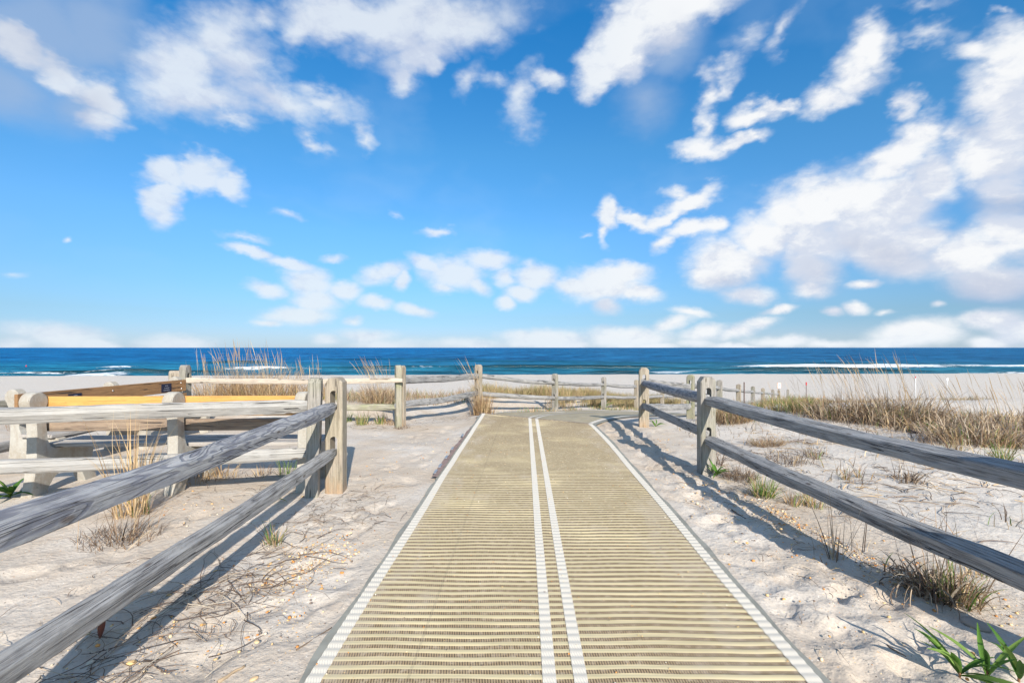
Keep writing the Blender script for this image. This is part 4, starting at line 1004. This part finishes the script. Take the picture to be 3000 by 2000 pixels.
def field_mass(name, label, region, n, h, pal, seed, accept, width=.010, curl=.9, lean=.35, clump=.9, wob=.3):
    """grass nobody could count: one object"""
    r = rr(seed); (xa, xb), (ya, yb) = region
    X, Y = [], []
    while len(X) < n:
        x = r.uniform(xa, xb, 4000); y = r.uniform(ya, yb, 4000)
        ok = accept(x, y) & (fbm(x * clump + seed, y * clump, 3) > r.uniform(-.35, .45, 4000))
        X += list(x[ok]); Y += list(y[ok])
    X = np.array(X[:n]); Y = np.array(Y[:n]); Z = ground(X, Y) - .02
    base = np.stack([X, Y, Z], -1)
    hh = h * r.uniform(.45, 1.0, n) * (1 + .35 * fbm(X * .6, Y * .6, 2))
    tone = fbm(X * .5 + 31, Y * .5, 2)[:, None]
    c = pick(pal, n, r) * (1 + .3 * tone)
    V, F, C = blades(base, hh, r.uniform(0, 6.283, n), np.abs(r.normal(0, lean, n)), r.normal(curl, .6, n), width * r.uniform(.6, 1.4, n), c, r, K=5, wobble=wob)
    o = mesh_obj(name, V, F, M['blade'], cols={'col': np.clip(C, 0, 1)}); tag(o, label, 'dune grass', kind='stuff'); return o
OLIVE = [(.30, .27, .11), (.38, .31, .15), (.24, .22, .09), (.48, .38, .21), (.42, .30, .16), (.34, .24, .14), (.30, .20, .12)]
def build_fields():
    sb = lambda x, y: sdist(x, y, BACK); sr = lambda x, y: -sdist(x, y, SIDE)
    field_mass('dune_grass', 'olive and straw dune grass behind the back fence, before the open beach', ((-2.5, 12), (10, 27)), 26000, .58, OLIVE, 501,
               lambda x, y: (sb(x, y) > .5 + 1.0 * (x < 1)) & (sb(x, y) < 5.5) & (x > -1.2 + 0 * y), .011)
    field_mass('dune_grass', 'thin dry grass on the sand hummocks left of the middle post', ((-6, 0), (9.6, 14)), 4200, .36, STRAW + DRY + GREEN[:1], 502,
               lambda x, y: (sb(x, y) > 1.0) & (sb(x, y) < 4), .008)
    field_mass('dune_grass', 'mass of tangled olive-brown grass covering the right dune', ((5.2, 24), (8.6, 22)), 12000, .27, OLIVE + DRY + STRAW + [(.62, .52, .34)], 503,
               lambda x, y: (sr(x, y) > 1.6) & (y > 12.4 - .1 * x) & (fbm(x * 1.1 + 8, y * 1.1, 2) > -.05) & (x < 1.25 * y), .012, 1.3, .5, .8, .5)
    field_mass('dune_grass', 'short green and straw grass fringe below the far fence posts', ((3.6, 16), (9.5, 26)), 5000, .34, GREEN + STRAW, 504,
               lambda x, y: (sr(x, y) > .25) & (sr(x, y) < 2.4), .009)
    field_mass('dune_grass', 'green shoots and straw along the foot of the back fence', ((-1, 9), (11, 23)), 1400, .22, GREEN + STRAW, 505,
               lambda x, y: (sb(x, y) > -.25) & (sb(x, y) < .35) & (x > -.6), .009, .6, .3, 1.6)
    field_mass('dune_grass', 'sparse dry grass on the sand left of the benches', ((-12, -5.9), (7.5, 14)), 1500, .26, STRAW + DRY, 506,
               lambda x, y: (y > 9) | (x < -6.7), .008)
build_fields()

def more_fields():
    sr = lambda x, y: -sdist(x, y, SIDE)
    field_mass('dead_grass', 'sparse dead blades standing in the sand between the right fence and the dune grass', ((2.7, 10), (2.6, 9.4)), 1500, .24, DRY + DARK + STRAW + GREEN[:1], 507,
               lambda x, y: (sr(x, y) > .5) & (fbm(x * 2.3 + 4, y * 2.3, 2) > .12 - .03 * (y - 4)), .008, .9, .5, 1.5, .6)
more_fields()

def litter(name, label, n, seed, sampler, lmin, lmax, pal, wid=.0035, lift=.006):
    """dead stems and scraps lying on the sand"""
    r = rr(seed); X, Y = sampler(r, n); n = len(X)
    K = 7; L = r.uniform(lmin, lmax, n) * r.uniform(.3, 1, n); az = r.uniform(0, 6.283, n)
    turn = r.normal(0, .22, (n, K + 1)); A = az[:, None] + np.cumsum(turn, 1) + r.normal(0, .08, n)[:, None] * np.arange(K + 1)
    ds = (L / K)[:, None]
    PX = X[:, None] + np.cumsum(np.cos(A) * ds, 1); PY = Y[:, None] + np.cumsum(np.sin(A) * ds, 1)
    arch = r.uniform(0, .05, n)[:, None] * np.sin(np.linspace(0, math.pi, K + 1))[None] * (L / lmax)[:, None]
    PZ = ground(PX, PY) + lift + arch
    w = (wid * r.uniform(.5, 1.5, n))[:, None] * np.linspace(1, .4, K + 1)[None]
    sx, sy = -np.sin(A) * w / 2, np.cos(A) * w / 2
    V = np.stack([np.stack([PX - sx, PY - sy, PZ], -1), np.stack([PX, PY, PZ + w * .7], -1), np.stack([PX + sx, PY + sy, PZ], -1)], 2).reshape(-1, 3)
    i = np.arange(n)[:, None] * (3 * (K + 1)); k = np.arange(K)[None] * 3; a = i + k
    F = np.concatenate([np.stack([a, a + 1, a + 4, a + 3], -1).reshape(-1, 4), np.stack([a + 1, a + 2, a + 5, a + 4], -1).reshape(-1, 4)])
    C = np.repeat(pick(pal, n, r), 3 * (K + 1), 0)
    o = mesh_obj(name, V, F, M['twig'], cols={'col': C}); tag(o, label, 'litter', kind='stuff')
def band_sampler(segs, spread):
    def f(r, n):
        k = r.integers(0, len(segs), n); s = np.array(segs, float)[k]; t = r.random(n)
        return s[:, 0] * (1 - t) + s[:, 2] * t + r.normal(0, spread, n), s[:, 1] * (1 - t) + s[:, 3] * t + r.normal(0, spread, n)
    return f
def build_litter():
    litter('plant_litter', 'dark dead stems strewn below the lower left rail', 300, 601, band_sampler([(-1.95, 2.0, -1.45, 3.1), (-1.75, 1.8, -1.5, 2.8), (-1.9, 2.3, -1.6, 3.5)], .12), .12, .60, DARK + DARK + DRY, .0042)
    litter('plant_litter', 'wiry dead roots scattered round the twin posts', 380, 602, band_sampler([(-1.8, 4.0, -1.2, 4.5), (-1.7, 3.6, -1.15, 3.8), (-3.9, 4.0, -2.0, 4.6)], .16), .04, .26, DARK + DRY)
    litter('plant_litter', 'dry scraps along the foot of the right fence', 420, 603, band_sampler([(2.1, 2.6, 2.1, 5.2), (2.0, 3, 1.9, 8), (2.3, 4.8, 2.9, 3.6)], .17), .04, .24, DARK + DRY + STRAW)
    litter('plant_litter', 'dark twigs scattered over the sand of the right dune', 1300, 604, band_sampler([(3.2, 4, 5.5, 5.5), (3, 6, 7, 7.2), (4.5, 7.5, 9.5, 7.8), (5.5, 7.2, 9.5, 8.6), (6, 8, 9, 8.4), (2.8, 5, 4.6, 7.6)], .45), .08, .5, DARK + DRY + STRAW[:2], .007)
    litter('plant_litter', 'scraps of dead grass in front of the back fence', 360, 605, band_sampler([(-2.3, 8.1, -.8, 9.6), (-2.9, 8.0, -1.6, 8.1), (-1.5, 9.2, -.5, 10.4)], .2), .05, .3, DARK + DRY)
    litter('plant_litter', 'few scattered stalks on the open sand left of the mat', 60, 606, band_sampler([(-1.5, 1.8, -1.1, 5), (-2.9, 2, -2.2, 3.2)], .2), .05, .3, DRY + DARK)
    litter('plant_litter', 'few scattered stalks on the trodden sand right of the mat', 80, 607, band_sampler([(1.6, 1.8, 1.75, 7)], .2), .03, .16, DARK + DRY)
build_litter()

def build_pebbles():
    r = rr(700)
    zones = [((-1.9, 1.9), (-1.15, 3.6), .22, 400), ((-1.42, 2.75), (-1.2, 3.25), .11, 520), ((2.25, 4.4), (2.35, 2.6), .06, 800), ((-1.5, 3.4), (-1.15, 2.2), .12, 420), ((-2.4, 1.6), (-1.3, 2.1), .2, 200), ((2.0, 5), (2.25, 2.4), .12, 700), ((1.6, 2), (1.9, 5), .2, 320), ((2.4, 3.2), (2.7, 2.1), .2, 260),
             ((-1.6, 4.6), (-.9, 7), .3, 180), ((-3.2, 4.0), (-2.1, 3.9), .2, 140), ((2.4, 7.5), (2.0, 6), .25, 160)]
    ico = [(0, 0, 1), (.89, 0, .45), (.28, .85, .45), (-.72, .53, .45), (-.72, -.53, .45), (.28, -.85, .45), (.72, .53, -.45), (-.28, .85, -.45), (-.89, 0, -.45), (-.28, -.85, -.45), (.72, -.53, -.45), (0, 0, -1)]
    fc = [(0,1,2),(0,2,3),(0,3,4),(0,4,5),(0,5,1),(1,6,2),(2,7,3),(3,8,4),(4,9,5),(5,10,1),(6,7,2),(7,8,3),(8,9,4),(9,10,5),(10,6,1),(11,7,6),(11,8,7),(11,9,8),(11,10,9),(11,6,10)]
    ico = np.array(ico); fc = np.array(fc)
    P = []
    for a, b, s, n in zones:
        t = r.random(n); P.append(np.stack([a[0] * (1 - t) + b[0] * t + r.normal(0, s, n), a[1] * (1 - t) + b[1] * t + r.normal(0, s, n)], 1))
    P = np.concatenate(P); P = P[np.abs(P[:, 0] - MATL(P[:, 1])) > 1.14]; n = len(P)
    s = .0026 + .009 * r.random(n) ** 6
    s3 = s[:, None] * np.stack([r.uniform(.8, 1.5, n), r.uniform(.7, 1.1, n), r.uniform(.4, .8, n)], 1)
    a = r.uniform(0, 6.28, n); V = ico[None] * s3[:, None]
    x = V[..., 0] * np.cos(a)[:, None] - V[..., 1] * np.sin(a)[:, None]; y = V[..., 0] * np.sin(a)[:, None] + V[..., 1] * np.cos(a)[:, None]
    z0 = ground(P[:, 0], P[:, 1]) + s3[:, 2] * .2 + .003
    V = np.stack([x + P[:, :1], y + P[:, 1:], V[..., 2] + z0[:, None]], -1).reshape(-1, 3)
    F = (fc[None] + (np.arange(n) * 12)[:, None, None]).reshape(-1, 3)
    pal = [(.60, .33, .12), (.64, .44, .22), (.74, .58, .36), (.66, .56, .42), (.58, .25, .07), (.66, .46, .22), (.22, .16, .12)]
    C = np.repeat(pick(pal, n, r), 12, 0)
    o = mesh_obj('pebbles', V, F, M['stone'], smooth=True, cols={'col': np.clip(C, 0, 1)}); tag(o, 'orange and cream shell grit scattered on the sand beside the mat', 'pebbles', kind='stuff')
    n = 420; gx = r.uniform(-.85, 1.25, n); gy = r.uniform(1.7, 7, n); s_ = r.uniform(.0018, .0045, n)
    V = ico[None] * (s_[:, None, None] * np.array([1.2, 1, .7])); V = V + np.stack([gx, gy, np.full(n, .030)], 1)[:, None]
    F = (fc[None] + (np.arange(n) * 12)[:, None, None]).reshape(-1, 3)
    o = mesh_obj('grit', V.reshape(-1, 3), F, M['stone'], smooth=True, cols={'col': np.clip(np.repeat(pick(pal + [(.85, .8, .7)], n, r), 12, 0), 0, 1)}); tag(o, 'specks of shell grit lying on the ribbed mat', 'pebbles', kind='stuff')
    # pebbles one can point to
    for k, (px, py, sz, col, lab) in enumerate([(385, 1938, .022, (.66, .44, .2), 'orange pebble at the bottom left, in the light beyond the rail shadow'), (265, 1936, .018, (.62, .52, .38), 'cream pebble lying in the rail shadow at the bottom left'),
                                          (752, 1876, .016, (.68, .5, .28), 'tan pebble on the open sand left of the mat'), (745, 1990, .018, (.6, .42, .24), 'tan pebble at the bottom edge left of the mat'),
                                          (2860, 1845, .06, (.30, .26, .22), 'flat grey-brown stone at the bottom right beyond the leafy plants')]):
        x, y = at(px, py); rr_ = rr(710 + k)
        V = ico * np.array([1.3, .9, .5]) * sz * rr_.uniform(.85, 1.15, (12, 1)); o = mesh_obj('pebble' if k < 4 else 'stone', V, [tuple(int(v) for v in q) for q in fc], M['stone'], smooth=True, cols={'col': np.tile(np.array(col), (12, 1))})
        sm_ = o.modifiers.new('s', 'SUBSURF'); sm_.levels = 1; sm_.render_levels = 2
        o.location = (x, y, G1(x, y) + sz * .25); o.rotation_euler = (0, 0, k * 1.3); tag(o, lab, 'stone')
build_pebbles()

# leafy plants: every leaf a part
def leaf_mesh(L, W, droop, fold, r):
    K = 9; V = []
    th0 = 0
    x = z = 0
    for i in range(K + 1):
        t = i / K; th = droop * t ** 1.3
        w = W * (math.sin(math.pi * min(1, t * .93 + .04)) ** .8) * (1 - .35 * t) * (1 + .06 * math.sin(t * 14))
        V += [(x, -w / 2, z + fold * w), (x, 0, z), (x, w / 2, z + fold * w)]
        x += math.cos(th) * L / K; z -= math.sin(th) * L / K
    F = []
    for i in range(K):
        a = i * 3; F += [(a, a + 1, a + 4, a + 3), (a + 1, a + 2, a + 5, a + 4)]
    return V, F
def leafy(label, px, py, n, L, W, seed, elev=(.5, 1.2), azc=None, loc=None):
    x, y = loc if loc else at(px, py); r = rr(seed)
    root = empty('leafy_plant', (x, y, G1(x, y))); tag(root, label, 'plant', 'green leafy plants in the sand')
    V = []; 
    st = [(.004 * math.cos(t) * s_, .004 * math.sin(t) * s_, z) for z, s_ in ((-.02, 1.2), (.05, .9)) for t in np.linspace(0, 6.283, 6, endpoint=False)]
    mesh_obj('stem', st, [(i, (i + 1) % 6, (i + 1) % 6 + 6, i + 6) for i in range(6)], M['leaf'], root, cols={'col': np.tile([.30, .16, .08], (12, 1))})
    for i in range(n):
        l = L * r.uniform(.6, 1.05); V, F = leaf_mesh(l, W * r.uniform(.7, 1.1), r.uniform(.2, 1.3), r.uniform(.15, .4), r)
        az = (i / n * 6.283 + r.normal(0, .3)) if azc is None else azc + r.normal(0, 1.0)
        e = r.uniform(*elev)
        mw = Matrix.Translation((0, 0, r.uniform(.0, .04))) @ Matrix.Rotation(az, 4, 'Z') @ Matrix.Rotation(-e, 4, 'Y') @ Matrix.Rotation(r.normal(0, .4), 4, 'X')
        c = pick([(.075, .17, .025), (.12, .24, .04), (.18, .28, .06), (.06, .14, .025)], 1, r)
        o = mesh_obj('leaf', V, F, M['leaf'], root, smooth=True, cols={'col': np.repeat(c, len(V), 0)}, mw=mw)
for a in [('broad-leaved green plant at the bottom right, leaves reaching left', 2812, 1990, 11, .25, .036, 801, (.35, 1.15)),
          ('slim green plant at the bottom right, second of three', 2893, 1992, 5, .24, .032, 802, (.6, 1.3)),
          ('green plant cut by the bottom right corner', 2985, 1998, 6, .22, .036, 803, (.5, 1.3)),
          ('bright green leafy plant at the left picture edge below the bench fence', 30, 1452, 13, .26, .05, 804, (.3, 1.3)),
          ('bright green leafy plant at the foot of the near right post', 2100, 1392, 16, .20, .028, 805, (.3, 1.2)),
          ('small green leaf lying by the lower left rail near the slim post', 800, 1472, 3, .2, .04, 806, (.1, .3)),
          ('leafy green plant by the far fence post behind the second mat', 1768, 1197, 14, .5, .09, 807, (.3, 1.2)),
          ('small leafy plant at the foot of the far right post beside the bend', 1922, 1249, 6, .26, .04, 808, (.3, .9)),
          ('small bright green shoot among the dead twigs of the right dune', 2722, 1256, 5, .2, .045, 809, (.8, 1.4)),
          ('single green shoot at the right of the fence shadow', 2592, 1676, 2, .17, .012, 810, (1.1, 1.4))]:
    leafy(*a)

# ------------------------------------------------------------------ small things on and beyond the beach
M['white'] = plain_mat('white_paint', (.8, .8, .8), .5, .05, 10)
M['blue'] = plain_mat('blue_paint', (.06, .13, .45), .5, .05, 10)
M['redp'] = plain_mat('red_paint', (.62, .03, .03), .5, .05, 10)
M['orangep'] = plain_mat('orange_paint', (.8, .30, .08), .5, .05, 10)
M['rust'] = plain_mat('rusty_metal', (.10, .055, .04), .8, .3, 20)
def tube(name, x, y, z0, z1, rad, mat, parent, n=8):
    V = [(x + rad * math.cos(t), y + rad * math.sin(t), z) for z in (z0, z1) for t in np.linspace(0, 6.283, n, endpoint=False)]
    F = [(i, (i + 1) % n, (i + 1) % n + n, i + n) for i in range(n)] + [tuple(range(n, 2 * n)), tuple(range(n - 1, -1, -1))]
    return mesh_obj(name, V, F, mat, parent)
def build_small():
    def spot(px, Y): x = (px - 1500) / FPX * Y; return x, Y, G1(x, Y)
    x, y, g = spot(2282, 26); z = lambda py, Y: CAMH - (py - 1018) / FPX * Y - g
    s = empty('beach_sign', (x, y, g)); tag(s, 'small white sign with blue emblem and orange rim on a thin beach stake', 'sign')
    tube('stake', 0, 0, -.2, z(1122, 26), .012, M['rust'], s)
    box('sign_board', -.10, .10, -.03, -.014, z(1137, 26), z(1121, 26), M['orangep'], s, .003)
    zc = (z(1137, 26) + z(1121, 26)) / 2
    box('sign_face', -.085, .085, -.036, -.0305, zc - .14, zc + .14, M['white'], s, .001)
    V = []; F = []
    a = np.linspace(0, 6.283, 11)[:-1] + math.pi / 2
    V = [((.065 if i % 2 == 0 else .026) * math.cos(t), -.038, zc + .02 + (.065 if i % 2 == 0 else .026) * math.sin(t)) for i, t in enumerate(a)] + [(0, -.038, zc + .02)]
    F = [(i, (i + 1) % 10, 10) for i in range(10)] + []
    k = len(V); V += [(-.06, -.038, zc - .1), (.06, -.038, zc - .1), (.06, -.038, zc - .08), (-.06, -.038, zc - .08)]; F.append((k, k + 1, k + 2, k + 3))
    mesh_obj('emblem', V, F, M['blue'], s)
    x, y, g = spot(2362, 24); z = lambda py, Y: CAMH - (py - 1018) / FPX * Y - g
    s = empty('marker_stake', (x, y, g)); tag(s, 'thin dark stake with a red tip on the beach', 'stake')
    tube('shaft', 0, 0, -.2, z(1128, 24), .014, M['rust'], s); tube('red_tip', 0, 0, z(1128, 24), z(1119, 24), .030, M['redp'], s)
    x, y, g = spot(2682, 30); z = lambda py, Y: CAMH - (py - 1018) / FPX * Y - g
    s = empty('marker_stake', (x, y, g)); tag(s, 'white stake with a reddish top behind the tallest right mound', 'stake')
    tube('shaft', 0, 0, -.2, z(1107, 30), .024, M['white'], s); tube('red_tip', 0, 0, z(1107, 30), z(1103, 30), .025, M['redp'], s)
    x, y, g = spot(2775, 45); s = empty('beach_sign', (x, y, g)); tag(s, 'tiny plain white sign far out on the beach at the right', 'sign')
    zt = CAMH - (1107 - 1018) / FPX * 45 - g; tube('stake', 0, 0, -.2, zt, .02, M['white'], s); box('sign_board', -.09, .09, -.05, -.022, zt - .25, zt, M['white'], s, .004)
    x, y, g = spot(2180, 17.5); o = tube('metal_stake', 0, 0, -.2, CAMH - (1119 - 1018) / FPX * 17.5 - g, .02, M['rust'], None); o.location = (x, y, g); tag(o, 'thin rusty metal stake beside the right fence run', 'stake')
    # buoy
    Y = 120; x = (77 - 1500) / FPX * Y; rad = .3
    V = []; n = 10
    for zt, rr_ in ((-.3, .2), (0, .33), (.25, .33), (.45, .16), (.9, .06), (.95, .0)):
        V += [(rr_ * math.cos(t), rr_ * math.sin(t), zt) for t in np.linspace(0, 6.283, n, endpoint=False)]
    F = [tuple(int(v) for v in q) for q in grid_faces(6, n, True)]
    V = [tuple(.4 * q for q in v) for v in V]; o = mesh_obj('buoy', V, F, M['redp']); o.location = (x, Y, SEA + .1); tag(o, 'small red buoy on the water at the far left', 'buoy')
    # little marker flags
    fl = []
    for k, (px, Y, dz) in enumerate([(2354, 27, .5), (2393, 30, .5), (2412, 32, .5), (2338, 24, .35), (2350, 25, .3)]):
        x, y, g = spot(px, Y)
        s = empty('marker_flag', (x, y, g)); tag(s, 'small orange survey flag stuck in the beach sand near the red-tipped stake', 'flag', 'orange survey flags on the beach')
        tube('wire', 0, 0, -.1, dz, .004, M['rust'], s, 5); mesh_obj('pennant', [(0, 0, dz - .08), (.11, .02, dz - .075), (.11, .02, dz - .005), (0, 0, dz)], [(0, 1, 2, 3)], M['orangep'], s)
    # curled leaf and driftwood
    x, y = at(295, 1868); V, F = leaf_mesh(.11, .055, -.6, .5, None)
    o = mesh_obj('dry_leaf', V, F, M['leaf'], smooth=True, cols={'col': np.tile([.20, .07, .045], (len(V), 1))}); o.location = (x, y, G1(x, y) + .005); o.rotation_euler = (.3, -1.2, .6)
    tag(o, 'curled red-brown dead leaf standing in the rail shadow at the lower left', 'leaf')
    for k, (p, q, rad, col, lab) in enumerate([((640, 1998), (715, 1950), .008, (.36, .27, .18), 'broken cane piece at the bottom edge left of the mat'), ((2620, 1235), (2690, 1268), .035, (.10, .08, .075), 'dark driftwood branch under the tallest right mound'),
                                               ((868, 1905), (972, 1838), .004, (.16, .12, .09), 'long thin dark stick on the open sand left of the mat'), ((2600, 1892), (2655, 1925), .004, (.16, .12, .09), 'thin dark stick on the sand near the leafy plants'), ((2145, 1490), (2182, 1518), .006, (.14, .11, .09), 'short dark stick between the mat and the right fence')]):
        a = at(*p); b = at(*q); r = rr(900 + k); n = 7; pts = []
        for i in range(n):
            t = i / (n - 1); X = a[0] * (1 - t) + b[0] * t + r.normal(0, rad * .5); Y = a[1] * (1 - t) + b[1] * t + r.normal(0, rad * .5)
            pts.append(Vector((X, Y, G1(X, Y) + rad * .7)))
        d = (pts[-1] - pts[0]).normalized(); sd_ = d.cross(Vector((0, 0, 1))).normalized(); up = sd_.cross(d)
        V = []
        for i, P in enumerate(pts):
            rad_i = rad * (1 - .45 * i / (n - 1))
            for t in np.linspace(0, 6.283, 7, endpoint=False): V.append(tuple(P - pts[0] + sd_ * rad_i * math.cos(t) + up * rad_i * math.sin(t)))
        F = [tuple(int(v) for v in q_) for q_ in grid_faces(n, 7, True)] + [tuple(range(6, -1, -1)), tuple(range(7 * (n - 1), 7 * n))]
        o = mesh_obj('stick' if k != 1 else 'driftwood', V, F, M['twig'], smooth=True, cols={'col': np.tile(np.array(col), (len(V), 1))}); o.location = pts[0]; tag(o, lab, 'stick')
build_small()
